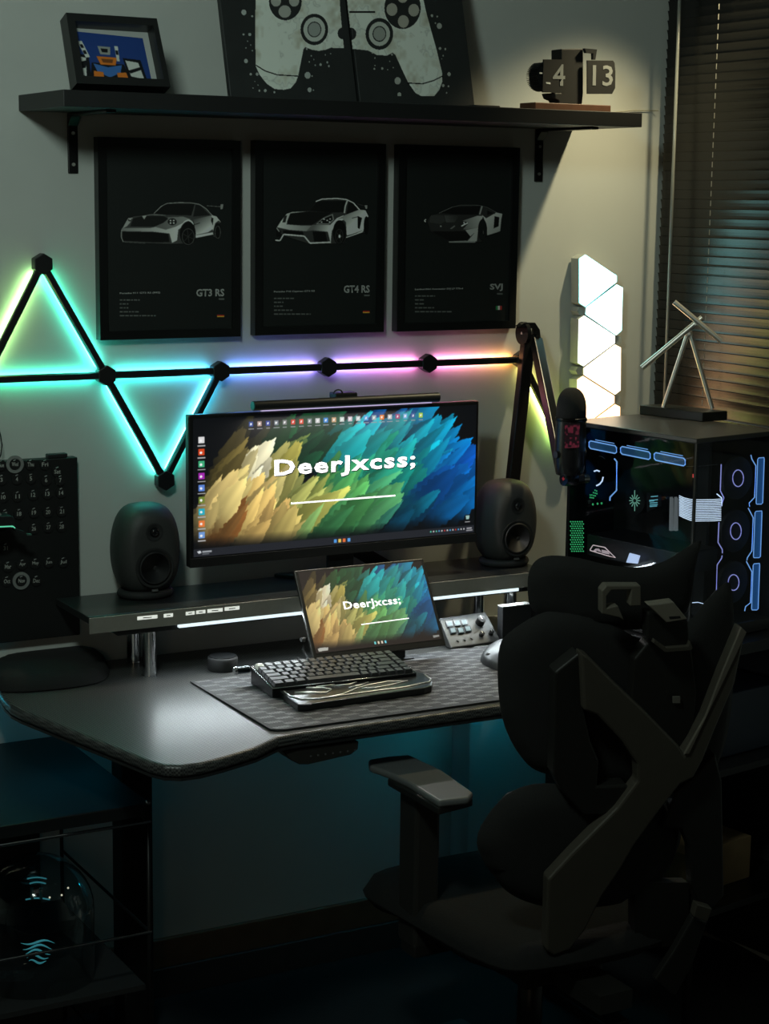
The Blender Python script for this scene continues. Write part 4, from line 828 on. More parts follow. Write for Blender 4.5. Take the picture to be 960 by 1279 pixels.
# portable second screen
q_ = [(367, 713), (528, 697.3), (557, 806), (392, 825)]
Bz = MZ+.024; bL, bR = atZ(392, 824.5, Bz), atZ(557, 806.5, Bz)
d = ray(367, 713); best = None
un = (bR-bL).normalized(); 
hgt = .235; th = math.radians(26); fwd = Vector((0, 0, 1)).cross(un).normalized(); upv = Vector((0, 0, 1))*math.cos(th)+fwd*math.sin(th)
pn = un.cross(upv).normalized()
if pn.y > 0: pn = -pn
PP = Plane(bL, pn); c = [PP(*p) for p in q_]
ps = thing('portable_monitor', 'small tilted portable screen with feather wallpaper, behind the keyboard', 'monitor', (bL+bR)/2)
MB().prism(c, -pn*.009).put('housing', mat('portable_bezel', (.030, .028, .025), .4), ps, bevel=.002)
PP4 = frame4(c[0], c[1], c[2], c[3]); ins = [PP4(.025, .025), PP4(.978, .030), PP4(.975, .925), PP4(.025, .93)]
WQ = np.clip(WP*.80+np.array((46, 38, 30)), 0, 235)[::1, 60:640]
def small(A):
    H, W_ = A.shape[:2]
    for i, cc3 in enumerate([(120, 220, 220), (235, 220, 190), (235, 220, 200), (120, 220, 240)]): x = W_*(.47+i*.028); fillpoly(A, [(x-4, H*.955-5), (x+4, H*.955-5), (x+4, H*.955+5), (x-4, H*.955+5)], cc3)
    fillpoly(A, [(12, H*.945), (24, H*.935), (60, H*.94), (56, H*.975), (14, H*.98)], (190, 190, 180)); fillpoly(A, [(W_*.94, H*.945), (W_*.99, H*.945), (W_*.99, H*.965), (W_*.94, H*.975)], (150, 150, 145)); return A
raster('screen', blur(small(WQ.copy()), 1), *[p+pn*.0006 for p in ins], vcmat('screen_glow2', emit=.85, rough=.35), ps)
ex, ey = ins[1]-ins[0], ins[3]-ins[0]
t_ = text('screen_text', 'DeerJxcss;', ins[0]+ex*.295+ey*.535+pn*.0012, ex*.46, -ey*.125, WT, ps, bold=.02, spacing=1.05, lift=0)
MB().prism([ins[0]+ex*u+ey*v+pn*.0010 for u, v in ((.40, .705), (.79, .692), (.79, .703), (.40, .717))], pn*.0005).put('screen_line', WT, ps)
MB().prism([Vector((p.x, p.y, MZ)) for p in (bL.lerp(bR, .25), bL.lerp(bR, .75), bL.lerp(bR, .7)+fwd*.07, bL.lerp(bR, .3)+fwd*.07)], (0, 0, .003)).box(Vector((bL.lerp(bR, .3).x, bL.y, MZ)), Vector((bL.lerp(bR, .7).x, bL.y+.012, Bz))).put('kickstand', BLK, ps)
cp0 = PP(383, 800); tag(MB().tube([cp0-pn*.004+Vector((-.004, 0, 0)), atZ(380, 800, MZ+.02), atZ(378, 812, MZ+.010), atZ(384, 822, MZ+.006), atZ(379, 828, MZ+.004), atZ(372, 822, MZ+.004)], .0032, 8).tube([cp0+Vector((-.006, 0, .004)), cp0+Vector((-.016, -.002, .004))], .005, 8).put('screen_cable', mat('cable_grey', (.05, .05, .05), .5), centre=True), 'short thick cable plugged into the left side of the portable screen', 'cable')

# small macro pad with dials
sl = [(548, 772), (606, 764), (625, 800), (563, 809)]
mz0 = MZ+.004; bl_, br_ = atZ(563, 809, mz0), atZ(625, 800, mz0); un2 = (br_-bl_).normalized(); fw2 = Vector((0, 0, 1)).cross(un2).normalized(); th = math.radians(38); up2 = fw2*math.cos(th)+Vector((0, 0, 1))*math.sin(th)
mp_ = Plane(bl_, un2.cross(up2)); 
if mp_.n.z < 0: mp_ = Plane(bl_, -mp_.n)
mpd = thing('macro_pad', 'grey macro pad with six screen keys and three dials, right of portable screen', 'control pad', (bl_+br_)/2)
c4_ = [mp_(*p) for p in sl]
bd = MB(); a4 = [bd.bm.verts.new(p) for p in c4_]; b4 = [bd.bm.verts.new(Vector((p.x, p.y, max(MZ, 0)))) for p in c4_]; bd.bm.faces.new(a4); bd.bm.faces.new(b4[::-1])
for i in range(4): bd.bm.faces.new((a4[i], b4[i], b4[(i+1) % 4], a4[(i+1) % 4]))
bd.put('body', mat('pad_grey', (.055, .056, .054), .45, metal=.3), mpd, bevel=.002)
g6 = lambda x, y: (530+x/6, 690+y/6); pn2 = mp_.n
for x0, y0 in ((155, 520), (212, 513), (266, 506), (180, 568), (238, 568), (292, 556)):
    pk = [mp_(*g6(*p)) for p in ((x0, y0+4), (x0+45, y0), (x0+58, y0+40), (x0+14, y0+46))]; o = MB().prism(pk, pn2*.004).put('screen_key', mat('key_glass', (.02, .03, .035), .2), mpd)
    cck = sum(pk, Vector())/4; MB().prism([cck+(p-cck)*.72+pn2*.0041 for p in pk], pn2*.0004).put('key_picture', glow('key_pic', (.04, .08, .09), .6), o)
for x, y, r_, h_ in ((412, 530, .0115, .017), (424, 622, .0062, .010), (494, 612, .0062, .010)):
    c = mp_(*g6(x, y)); autosmooth(MB().cyl(c, c+pn2*h_, r_, r_*.93, seg=24).put('dial', mat('dial_black', (.02, .02, .02), .25, metal=.6), mpd)); MB().box((-.0008, 0, 0), (.0008, r_*.85, .0006), M=Matrix.Translation(c+pn2*(h_+.0001)) @ pn2.to_track_quat('Z', 'Y').to_matrix().to_4x4()).put('dial_mark', STEEL, mpd)
for x, y in ((248, 663), (300, 655), (352, 645)):
    c = mp_(*g6(x, y)); MB().cyl(c, c+pn2*.003, .0034, seg=14).put('round_button', mat('but_dark', (.04, .04, .04), .3), mpd)

# black upright box right of the pad, puck on desk
pb_ = planeY(-.30); q4 = [pb_(*g6(*p)) for p in ((588, 405), (802, 386), (802, 560), (595, 640))]
zt, xa, xb = (q4[0].z+q4[1].z)/2, q4[0].x, q4[1].x
ub = thing('upright_box', 'small upright black box with pale top edge, under the riser at right', 'box', ((xa+xb)/2, -.29, DZ))
MB().box((xa, -.30, DZ+.004), (xb, -.275, zt-.002)).put('body', BLK, ub, bevel=.001)
MB().box((xa, -.3005, zt-.002), (xb, -.2745, zt)).put('top_edge', mat('pale_edge', (.22, .22, .21), .5), ub, 'pale top edge')
for o_ in (ub,): pass
MB().box((xa+.01, -.31, DZ), (xb-.01, -.265, DZ+.004)).put('base', BLK, ub)
c = atZ(278, 836, DZ); pu = thing('control_dial', 'round black dial puck standing on desk behind the cable plug', 'dial', (c.x, c.y+.0, DZ))
autosmooth(MB().lathe([(.0, 0), (.034, 0), (.0355, .002), (.0355, .028), (.034, .031), (.032, .032), (0, .032)], c, seg=36).put('body', BLKM, pu)); autosmooth(MB().lathe([(0.0, .032), (.031, .032), (.031, .0335), (0, .0335)], c, seg=36).put('top', BLK, pu))

# ------------------------------------------------------------------ microphone arm and microphone
ma = thing('microphone_boom', 'black jointed boom arm rising behind the right speaker', 'microphone arm', (2.50, -.058, rz))
jt = atY(660, 418, -.058)
def bar(p, q, w_, d_, name, m, par, bev=.003):
    dd = (q-p).normalized(); s = dd.cross(Vector((0, -1, 0))).normalized(); n = s.cross(dd); return MB().prism([p+s*w_+n*d_, p-s*w_+n*d_, p-s*w_-n*d_, p+s*w_-n*d_], q-p).put(name, m, par, bevel=bev)
am = mat('arm_black', (.018, .017, .017), .30, metal=.4)
loB = atY(640, 600, -.058); dirn = (loB-jt).normalized(); k = (rz+.02-jt.z)/dirn.z; loE = jt+dirn*k
bar(jt, loE, .0165, .012, 'lower_arm', am, ma)
MB().cyl((loE.x, loE.y, rz), (loE.x, loE.y, rz+.05), .014, seg=20).put('base_post', am, ma)
up_e = atY(703, 592, -.37); jt2 = jt+Vector((.022, .0, -.01)); bar(jt2, up_e, .0155, .011, 'upper_arm', am, ma)
h_ = jt+Vector((-.022, 0, .004)); autosmooth(MB().cyl(h_, h_+Vector((.011, 0, 0)), .030, seg=32).put('joint_disc', BLKG, ma))
hh = MB(); hp_ = [(648, 408), (655, 403), (668, 403), (674, 412), (675, 422), (669, 422), (669, 411), (656, 409)]; hh.prism([planeY(-.075)(*p) for p in hp_], (0, .02, 0)); hh.put('joint_yoke', BLKG, ma)
MB().cyl(h_+Vector((-.0002, 0, 0)), h_+Vector((-.0008, 0, 0)), .005, seg=3).put('joint_mark', mat('mark_silver', (.5, .5, .5), .4), ma)
# small lettering on the upper arm left out of focus in the photo: pale ticks
dd = (up_e-jt2).normalized()
tk = MB(); nrm = Vector((0, -1, 0)); s_ = dd.cross(nrm).normalized()
for i in range(9):
    p = jt2.lerp(up_e, .70+i*.026)+Vector((0, -.0125, 0)); tk.prism([p-s_*.004, p+s_*.004, p+s_*.004+dd*.0035, p-s_*.004+dd*.0035], nrm*.0006)
tk.put('lettering', mat('letter_grey', (.30, .30, .30), .6), ma, kind='stuff')
MB().cyl(up_e+Vector((-.012, -.02, -.008)), up_e+Vector((.022, -.02, -.012)), .018, seg=24).put('end_joint', BLKG, ma)
MB().cyl(up_e+Vector((-.0125, -.02, -.008)), up_e+Vector((-.0135, -.02, -.008)), .006, seg=4).put('red_mark', mat('red_dot', (.5, .02, .03), .5), ma)
MB().box(up_e+Vector((.02, -.032, -.02)), up_e+Vector((.045, -.008, 0)), bev=.004).put('mount_block', am, ma)
MB().cyl(up_e+Vector((.034, -.02, -.012)), up_e+Vector((.060, -.02, -.012)), .011, seg=18).put('knob', mat('brass_knob', (.35, .30, .20), .3, metal=1), ma)
pmx = planeY(-.405); mt, mbm = pmx(714, 484), pmx(711, 592); ax = (mt-mbm); Lm = ax.length; ax.normalize()
mc = thing('microphone', 'black capsule-shaped microphone held by the boom arm before the light panels', 'microphone', mbm)
R0 = .0375
autosmooth(MB().lathe([(0, .0), (R0*.80, .0), (R0*.93, .006), (R0*.98, .03), (R0, .06), (R0, Lm*.62)], mbm, ax, seg=36).put('body', mat('mic_body', (.012, .012, .013), .25), mc))
autosmooth(MB().lathe([(R0*1.02, Lm*.62), (R0*1.04, Lm*.625), (R0*1.04, Lm*.655), (R0*1.0, Lm*.66)], mbm, ax, seg=36).put('collar', mat('collar', (.05, .05, .05), .3, metal=1), mc))
MB().lathe([(R0*.98, Lm*.655)]+[(R0*.97*math.cos(a_)**.8 if a_ < 1.56 else 0, Lm*.76+(Lm*.24)*math.sin(a_)) for a_ in [i/10*math.pi/2 for i in range(11)]], mbm, ax, seg=36).put('grille', mat('mic_mesh', (.012, .012, .012), .9, noise=.5, scale=900, bump=.8), mc, smooth=True)
wy = -.405-R0-.001; pw = planeY(wy)
rp = np.zeros((60, 40, 3)); nn = noise2(60, 40, 5, 9); rp[..., 0] = 30+90*(nn > .55)*nn; rp[..., 1] = 14+20*(nn > .6); rp[..., 2] = 18+40*(nn > .55)*nn
raster('display_window', rp, pw(705, 530), pw(724, 529), pw(723, 559), pw(705, 560), vcmat('mic_disp', emit=.55), mc)
MB().cyl(mbm, mbm-ax*.012, .012, seg=16).put('mount_stub', BLKG, mc)
for sx in (-1, 1): MB().cyl(mbm+Vector((sx*R0*.95, 0, 0))+ax*.05, mbm+Vector((sx*(R0+.006), 0, 0))+ax*.05, .009, seg=16).put('side_knob', BLK, mc)

# ------------------------------------------------------------------ computer case at the right
ph = math.radians(9.5); ex_ = Vector((math.cos(ph), math.sin(ph), 0)); ey_ = Vector((-math.sin(ph), math.cos(ph), 0)); F0 = Vector((2.716, -.714, 0))
PCZ0, PCZ1 = .945, 1.44; PW, PD = .30, .425
def pcp(x, y, z_): return F0+ex_*x+ey_*y+Vector((0, 0, z_))
pcM = Matrix((( ex_.x, ey_.x, 0, F0.x), (ex_.y, ey_.y, 0, F0.y), (0, 0, 1, 0), (0, 0, 0, 1)))
pc_ = thing('computer_case', 'black glass computer case with blue light rings and white cable strip', 'computer', pcp(PW/2, PD/2, PCZ0))
pcb = mat('pc_black', (.014, .014, .014), .3, noise=.1, scale=20)
topm = mat('pc_top', (.035, .034, .032), .35, noise=.15, scale=60)
MB().box((0, 0, PCZ1-.012), (PW, PD, PCZ1), M=pcM).put('top_panel', topm, pc_, bevel=.002)
MB().box((0, 0, PCZ0), (PW, PD, PCZ0+.03), M=pcM).put('bottom_panel', pcb, pc_, bevel=.002)
MB().box((0, PD-.01, PCZ0+.03), (PW, PD, PCZ1-.012), M=pcM).put('rear_panel', pcb, pc_)
MB().box((PW-.01, 0, PCZ0+.03), (PW, PD-.01, PCZ1-.012), M=pcM).put('side_panel', pcb, pc_)
MB().box((.16, .10, PCZ0+.03), (.17, PD-.01, PCZ1-.012), M=pcM).put('motherboard_tray', BLKM, pc_)
MB().box((0, 0, PCZ0+.03), (.006, .006, PCZ1-.012), M=pcM).put('corner_post', pcb, pc_)
def glassmat():
    m = bpy.data.materials.new('tinted_glass'); m.use_nodes = True; nt = m.node_tree; nt.nodes.remove(nt.nodes['Principled BSDF']); out_ = nt.nodes['Material Output']
    tr = nt.nodes.new('ShaderNodeBsdfTransparent'); tr.inputs[0].default_value = (.72, .74, .76, 1); gl = nt.nodes.new('ShaderNodeBsdfGlossy'); gl.inputs['Roughness'].default_value = .03; lw_ = nt.nodes.new('ShaderNodeLayerWeight'); lw_.inputs[0].default_value = .5; pw_ = nt.nodes.new('ShaderNodeMath'); pw_.operation = 'POWER'; pw_.inputs[1].default_value = 5; ml_ = nt.nodes.new('ShaderNodeMath'); ml_.operation = 'MULTIPLY_ADD'; ml_.inputs[1].default_value = .7; ml_.inputs[2].default_value = .02
    nt.links.new(lw_.outputs[1], pw_.inputs[0]); nt.links.new(pw_.outputs[0], ml_.inputs[0])
    mx = nt.nodes.new('ShaderNodeMixShader'); nt.links.new(ml_.outputs[0], mx.inputs[0]); nt.links.new(tr.outputs[0], mx.inputs[1]); nt.links.new(gl.outputs[0], mx.inputs[2]); nt.links.new(mx.outputs[0], out_.inputs[0]); return m
GLS = glassmat()
MB().box((-.003, .006, PCZ0+.03), (0, PD-.004, PCZ1-.012), M=pcM).put('side_glass', GLS, pc_)
MB().box((.006, -.003, PCZ0+.03), (PW, 0, PCZ1-.012), M=pcM).put('front_glass', GLS, pc_)
# planes of the case: left side (L) and front (R); features sit just behind the glass
PL = Plane(pcp(0, 0, 0), -ex_); PR = Plane(pcp(0, 0, 0), -ey_)
BLULED = glow('led_blue', (.22, .48, .95), 1.15); ICE = glow('led_ice', (.62, .78, 1), 1.6); GRNL = glow('led_green', (.05, .50, .17), .9); BLFILL = glow('led_fill', (.015, .055, .11), 1.0)
def rrect(P, x0, y0, x1, y1, sl_, off, m, par, name, wd_=.0018, fill=None):
    pts = [(x0+2, y0+sl_*2), (x1-2, y0+sl_*(x1-x0-2)), (x1, y0+sl_*(x1-x0)+2), (x1, y1+sl_*(x1-x0)-2), (x1-2, y1+sl_*(x1-x0-2)), (x0+2, y1+sl_*2), (x0, y1-2), (x0, y0+2)]
    o = MB().tube([P(*p, off) for p in pts], wd_, 6, closed=True).put(name, m, par)
    if fill: MB().prism([P(*p, off-.002) for p in pts], P.n*-.001).put('glow_pane', fill, o)
    return o
g7 = lambda x, y: (720+x/6, 540+y/6)
for x0, x1, y0 in ((92, 298, 62), (328, 550, 104), (580, 812, 150)):
    a = g7(x0, y0); b = g7(x1, y0); rrect(PL, a[0], a[1], b[0], a[1]+9.5, .20, -.006, BLULED, pc_, 'top_light_frame', .0015, BLFILL)
    MB().tube([PL(a[0]+8, a[1]-1.0, -.006), PL(b[0]-3, a[1]-1.0+.19*(b[0]-a[0]-11), -.006)], .0009, 5).put('top_light_line', BLULED, pc_)
tb_ = lambda P, pts, r_, m, nm, off=-.006: MB().tube([P(*p, off) for p in pts], r_, 6).put(nm, m, pc_)
tb_(PL, [g7(*p) for p in ((282, 198), (300, 220), (298, 435), (250, 485), (248, 512))], .0018, BLULED, 'fan_light_edge', -.02)
tb_(PL, [g7(*p) for p in ((130, 292), (150, 285), (170, 292))], .0018, ICE, 'fan_light_arc', -.03); tb_(PL, [g7(*p) for p in ((198, 335), (190, 365), (172, 388), (148, 400))], .0018, ICE, 'fan_light_arc', -.03)
tb_(PL, [g7(*p) for p in ((165, 180), (185, 180), (212, 198))], .0010, mat('dim_arc', (.1, .1, .1), .3), 'fan_edge', -.03)
# green perforated grille lights
for (xa, ya, xb, yb) in ((-46, 670, 46, 905),):
    hxm = MB(); y = ya; r = 0
    while y < yb:
        x = xa+(8.5 if r % 2 else 0)
        while x < xb+8: cpt = PL(*g7(x, y), -.003); hxm.prism([cpt+(-ey_*math.cos(q_)*.0026+Vector((0, 0, 1))*math.sin(q_)*.0019) for q_ in [i*math.pi/3 for i in range(6)]], ex_*.001); x += 17
        y += 17; r += 1
    hxm.put('green_vent', GRNL, pc_, kind='stuff')
hxm = MB()
for x, y in ((100, 488), (112, 470), (124, 452), (136, 434), (112, 490), (126, 474), (138, 456), (148, 440), (124, 492), (138, 476), (150, 460), (100, 470)):
    cpt = PL(*g7(x, y), -.04); hxm.prism([cpt+(-ey_*math.cos(q_)*.0020+Vector((0, 0, 1))*math.sin(q_)*.0020) for q_ in [i*math.pi/3 for i in range(6)]], ex_*.001)
for x, y in ((120, 540), (155, 535), (185, 532), (5, 548), (5, 562), (12, 556), (-4, 552)):
    cpt = PL(*g7(x, y), -.04); hxm.prism([cpt+(-ey_*math.cos(q_)*.003+Vector((0, 0, 1))*math.sin(q_)*.003) for q_ in [i*math.pi/3 for i in range(6)]], ex_*.001)
hxm.put('green_dots', GRNL, pc_, kind='stuff')
# cooler with star lights, little screen
star = MB(); cx_, cy_ = 434, 512
for i in range(12):
    an = math.radians(i*30+15*0); r0, r1 = 14, (78 if i % 6 == 3 else 62 if i % 3 == 0 else 48)
    if i % 6 == 0: r1 = 48
    p0_, p1_ = (cx_+r0*math.cos(an), cy_+r0*math.sin(an)), (cx_+r1*.85*math.cos(an), cy_+r1*math.sin(an)); star.tube([PL(*g7(*p0_), -.06), PL(*g7(*p1_), -.06)], .0011, 5)
star.put('cooler_star_lights', glow('star_green', (.22, .52, .38), .8), pc_)
cs = PL(*g7(434, 512), -.064); autosmooth(MB().cyl(cs, cs+ex_*.03, .034, seg=30).put('cooler', BLKM, pc_))
qd = [PL(*g7(*p), -.05) for p in ((525, 455), (610, 470), (606, 560), (525, 598))]; so = MB().prism(qd, ex_*.012).put('status_screen', BLK, pc_)
sg = MB()
for (x0, y0, x1, y1) in ((556, 482, 606, 478), (545, 510, 606, 505), (545, 516, 580, 513), (548, 530, 604, 526), (548, 545, 604, 541), (548, 556, 600, 552)): sg.tube([PL(*g7(x0, y0), -.049), PL(*g7(x1, y1), -.049)], .0012, 5)
sg.put('status_lines', glow('cyan_dim', (.16, .50, .58), .9), so)
for x in (700, 734):
    q4 = [PL(*g7(*p), -.07) for p in ((x-4, 485), (x+4, 500), (x+4, 740), (x-9, 735))]; MB().prism(q4, ex_*.01).put('memory_stick', mat('ram_grey', (.10, .11, .11), .3, emit=.16, ecol=(.8, .9, .9)), pc_)
# graphics card with badge
MB().box((.03, .06, 1.10), (.16, .38, 1.155), M=pcM).put('graphics_card', BLK, pc_, bevel=.003)
bg = [(100, 880), (122, 845), (210, 862), (290, 940), (215, 920), (100, 885)]
tb_(PL, [g7(*p) for p in bg], .0012, glow('badge_white', (.85, .68, .68), .9), 'card_badge', -.012)
MB().prism([PL(*g7(*p), -.012) for p in ((120, 890), (140, 872), (165, 872), (185, 900), (165, 892), (150, 885), (138, 900))], ex_*.001).prism([PL(*g7(*p), -.012) for p in ((185, 880), (235, 890), (245, 915), (190, 905))], ex_*.001).put('card_mark', glow('badge_pale', (.6, .48, .5), .8), pc_)
MB().prism([PL(*g7(*p), -.012) for p in ((395, 905), (470, 925), (452, 985), (370, 975))], ex_*.003).put('cable_glow', glow('cable_white', (.55, .68, .95), 1.3), pc_)
MB().prism([PL(*g7(*p), -.006) for p in ((868, 312), (890, 320), (890, 345), (868, 338))], ex_*.001).put('red_indicator', glow('ind_red', (.9, .08, .08), 1), pc_)
# white lit cable ribbons bending round the corner
for i in range(13):
    y_ = 512+i*12.0
    pts = [PL(*g7(768, 475+i*12.2), -.016), PL(*g7(800, 490+i*12.4), -.012), PL(*g7(850, 503+i*12.9), -.010)]+[PR(867+k*8, 540+(506+i*13.2)/6-k*(.1+.03*i*0), -.010) for k in range(0, 4)]+[PR(900, 540+(500+i*13.2)/6, -.016)]
    MB().tube(pts, .0012, 6).put('lit_cable', glow('strimer', (.72, .86, 1), 1.25), pc_, smooth=True)
MB().tube([PR(895, 617, -.02), PR(901, 622, -.02), PR(901, 632, -.02)], .0014, 6).put('cable_end', ICE, pc_)
MB().tube([PL(*g7(820, 255), -.005), PR(870, 582.5, -.005), PR(896, 580, -.005)], .0007, 5).put('inner_edge', mat('inner_edge', (.2, .2, .2), .3), pc_)
# side fans seen through the front glass
g8 = lambda x, y: (690+x/3.556, 520+y/3.556)
VIOL = glow('led_violet', (.36, .38, .85), 1.0)
for cx_, cy_, rx, ry in ((823, 275, 24, 37), (813, 510, 24, 37), (803, 738, 24, 35)):
    c0 = g8(cx_, cy_); pts = [PR(c0[0]+rx/3.556*math.cos(t), c0[1]+ry/3.556*math.sin(t), -.03) for t in [i*math.pi/12 for i in range(24)]]
    MB().tube(pts, .0012, 6, closed=True).put('fan_ring', VIOL, pc_)
    cen = PR(*c0, -.034); autosmooth(MB().cyl(cen, cen+ey_*.01, .052, seg=32).put('fan', BLKM, pc_))
for P_ in ([(748, 213), (744, 330), (760, 362), (748, 398)], [(738, 470), (734, 560), (753, 592), (753, 608)], [(752, 618), (750, 630), (730, 660), (726, 790)], [(880, 172), (884, 190), (902, 220), (896, 360), (872, 385), (874, 400)], [(868, 408), (890, 450), (884, 598), (864, 628), (862, 640)], [(860, 645), (884, 690), (878, 828), (856, 845), (852, 865)]):
    tb_(PR, [g8(*p) for p in P_], .0013, VIOL if P_[0][0] < 800 else BLULED, 'fan_light_edge', -.02)
for (x0, y0, x1, y1) in ((908, 185, 938, 390), (896, 422, 928, 628), (888, 655, 918, 860)):
    pts = [g8(*p) for p in ((x0+6, y0), (x1, y0-2), (x1+1, y0+6), (x1-6, y1-5), (x1-12, y1), (x0-3, y1), (x0-5, y1-6), (x0+2, y0+6))]
    o = MB().tube([PR(*p, -.012) for p in pts], .0011, 6, closed=True).put('side_light_frame', BLULED, pc_); MB().prism([PR(*p, -.014) for p in pts], ey_*.001).put('glow_pane', glow('led_fill2', (.012, .07, .20), 1), o)
tb_(PR, [g8(*p) for p in ((960, 640), (952, 760), (950, 900))], .0013, VIOL, 'fan_light_edge', -.02)
tb_(PR, [g8(*p) for p in ((620, 828), (645, 826), (668, 832))], .001, ICE, 'lower_arc', -.02)

# kinetic sculpture on the case
T_ = PCZ1; A_, B_, C_ = atZ(798, 517.5, T_), atZ(877, 527, T_), atZ(908, 525, T_); D_ = A_+C_-B_
ks = thing('kinetic_sculpture', 'kinetic sculpture of brushed steel rods on a black base, atop the computer', 'sculpture', (A_+C_)/2)
MB().prism([A_, B_, C_, D_], (0, 0, .024)).put('base', mat('base_black', (.012, .013, .010), .35), ks, bevel=.002)
g9 = lambda x, y: (780+x/5.333, 360+y/5.333)
mid = (A_+B_+C_+D_)/4; nK = (A_-D_); PK = Plane(mid+Vector((0, 0, 0)), (Vector((CAM[0], CAM[1], 0))-Vector((mid.x, mid.y, 0))))
bt = [PK(*g9(*p)) for p in ((258, 782), (582, 808))]; tp = [PK(*g9(*p)) for p in ((418, 305), (432, 288))]
bt[0].z = bt[1].z = T_+.024
r_k = .0058
for b0, t0 in zip(bt, tp): autosmooth(MB().cyl(b0, t0, r_k, seg=18).put('leg', STEEL, ks))
nP = PK.n
def rod(p, q_, off, m=STEEL):
    a, b = PK(*g9(*p), off), PK(*g9(*q_), off); return autosmooth(MB().cyl(a, b, .0070, seg=18).put('swinging_rod', m, ks))
rod((115, 530), (515, 195), .012); rod((328, 92), (642, 352), .030)
c = PK(*g9(470, 235), -.002); MB().cyl(c, c+nP*.036, .003, seg=12).put('pivot', STEEL, ks)
c = PK(*g9(426, 300), -.004); MB().cyl(c, c+nP*.018, .004, seg=12).put('pivot', STEEL, ks)

# ---- rack carrying the computer
rk = thing('metal_rack', 'dark metal rack carrying the computer case at the right', 'rack', pcp(PW/2, .28, 0))
for z_, nm in ((.915, 'shelf'), (.62, 'shelf'), (.27, 'shelf')): MB().box((-.02, -.06, z_), (.44, .58 if z_ > .9 else .44, z_+.028 if z_ > .9 else z_+.018), M=pcM).put(nm, METAL, rk, bevel=.002)  # top shelf deepened to stop the downlight leaking down behind the rack
for x, y in ((-.012, -.052), (.432, -.052), (-.012, .432), (.432, .432)): MB().box((x-.008, y-.008, 0), (x+.008, y+.008, .915), M=pcM).put('post', METAL, rk)
MB().box((-.02, .43, .03), (.44, .436, .915), M=pcM).put('added_back_sheet', BLKM, rk); MB().box((.436, -.05, .03), (.442, .43, .915), M=pcM).put('added_end_sheet', BLKM, rk)  # dark sheets added so the lit wall does not show through the rack
bx = MB().box((.06, .03, .29), (.30, .30, .40), M=pcM).put('cardboard_box', mat('cardboard', (.20, .13, .06), .8, noise=.2, scale=30), centre=True); tag(bx, 'brown cardboard box on the lower shelf of the rack', 'box')
bx = MB().box((.05, .0, .64), (.36, .36, .80), M=pcM, bev=.004).put('storage_box', mat('navy_box', (.010, .016, .028), .5, noise=.1), centre=True); tag(bx, 'dark navy box on the middle shelf of the rack', 'box')

# ------------------------------------------------------------------ low cabinet at lower left with glass jar
CZ = .72; cf = atZ(187, 1003, CZ); CX1, CYF = cf.x, cf.y; CX0, CYB = .75, -.035
lc = thing('low_cabinet', 'low open cabinet with dark top and chrome rails at the lower left', 'cabinet', ((CX0+CX1)/2, (CYF+CYB)/2, 0))
MB().box((CX0, CYF, CZ-.028), (CX1, CYB, CZ)).put('top', mat('cabinet_top', (.006, .008, .009), .45, noise=.15, scale=20), lc, bevel=.002)
zr1 = atY(187, 1025, CYF).z; zr2 = atY(187, 1163, CYF).z
for z_ in (zr1, zr2, .06):
    rr_ = .0035; autosmooth(MB().cyl((CX0, CYF-.004, z_), (CX1, CYF-.004, z_), rr_, seg=14).put('rail', CHROME, lc)); MB().cyl((CX1-.004, CYF, z_), (CX1-.004, CYB, z_), rr_, seg=10).put('rail', METAL, lc)
for x, y in ((CX1, CYF), (CX1, CYB), (CX0, CYF), (CX0, CYB)): MB().cyl((x-.004, y, 0), (x-.004, y, CZ+.002), .0045, seg=12).put('post', METAL, lc, smooth=True)
MB().sphere((CX1-.004, CYF, CZ+.002), .006, seg=12).put('finial', CHROME, lc)
MB().box((CX0, CYF+.01, .30), (CX1-.01, CYB, .312)).put('shelf', BLKM, lc)
MB().box((CX0, CYB-.006, .06), (CX1-.06, CYB, CZ-.028)).put('added_back_sheet', BLKM, lc)  # dark sheet added and widened to keep the view through the cabinet black
gj = atY(45, 1150, -.43)
jar = thing('glass_jar', 'large dark glass dome with added teal reflections inside the low cabinet', 'glass dome', (gj.x, -.43, .312))
jg = bpy.data.materials.new('jar_glass'); jg.use_nodes = True; nt = jg.node_tree; nt.nodes.remove(nt.nodes['Principled BSDF']); tr = nt.nodes.new('ShaderNodeBsdfTransparent'); tr.inputs[0].default_value = (.75, .85, .88, 1); gl = nt.nodes.new('ShaderNodeBsdfGlossy'); gl.inputs['Roughness'].default_value = .06; lw_ = nt.nodes.new('ShaderNodeLayerWeight'); lw_.inputs[0].default_value = .25; mx = nt.nodes.new('ShaderNodeMixShader'); nt.links.new(lw_.outputs[1], mx.inputs[0]); nt.links.new(tr.outputs[0], mx.inputs[1]); nt.links.new(gl.outputs[0], mx.inputs[2]); nt.links.new(mx.outputs[0], nt.nodes['Material Output'].inputs[0])
Rj = .125; hj = atY(45, 1068, -.43).z-.312
prof = [(Rj, 0), (Rj, hj*.55)]+[(Rj*math.cos(a_), hj*.55+hj*.45*math.sin(a_)) for a_ in [i/9*math.pi/2 for i in range(1, 10)]]
MB().lathe(prof, (gj.x, -.43, .312), seg=40).put('dome', jg, jar, smooth=True)
rb = glow('jar_reflection', (.10, .50, .58), .24)  # coloured and glowing shapes below stand in for reflections in the jar glass
cc5 = planeY(-.43)
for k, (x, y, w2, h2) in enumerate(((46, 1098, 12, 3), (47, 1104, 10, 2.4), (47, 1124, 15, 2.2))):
    MB().tube([cc5(x-w2+w2*2*i/8, y-2.2*math.cos((i-4)/4*1.4)) for i in range(9)], .0016, 6).put('reflection_ring', rb, jar)
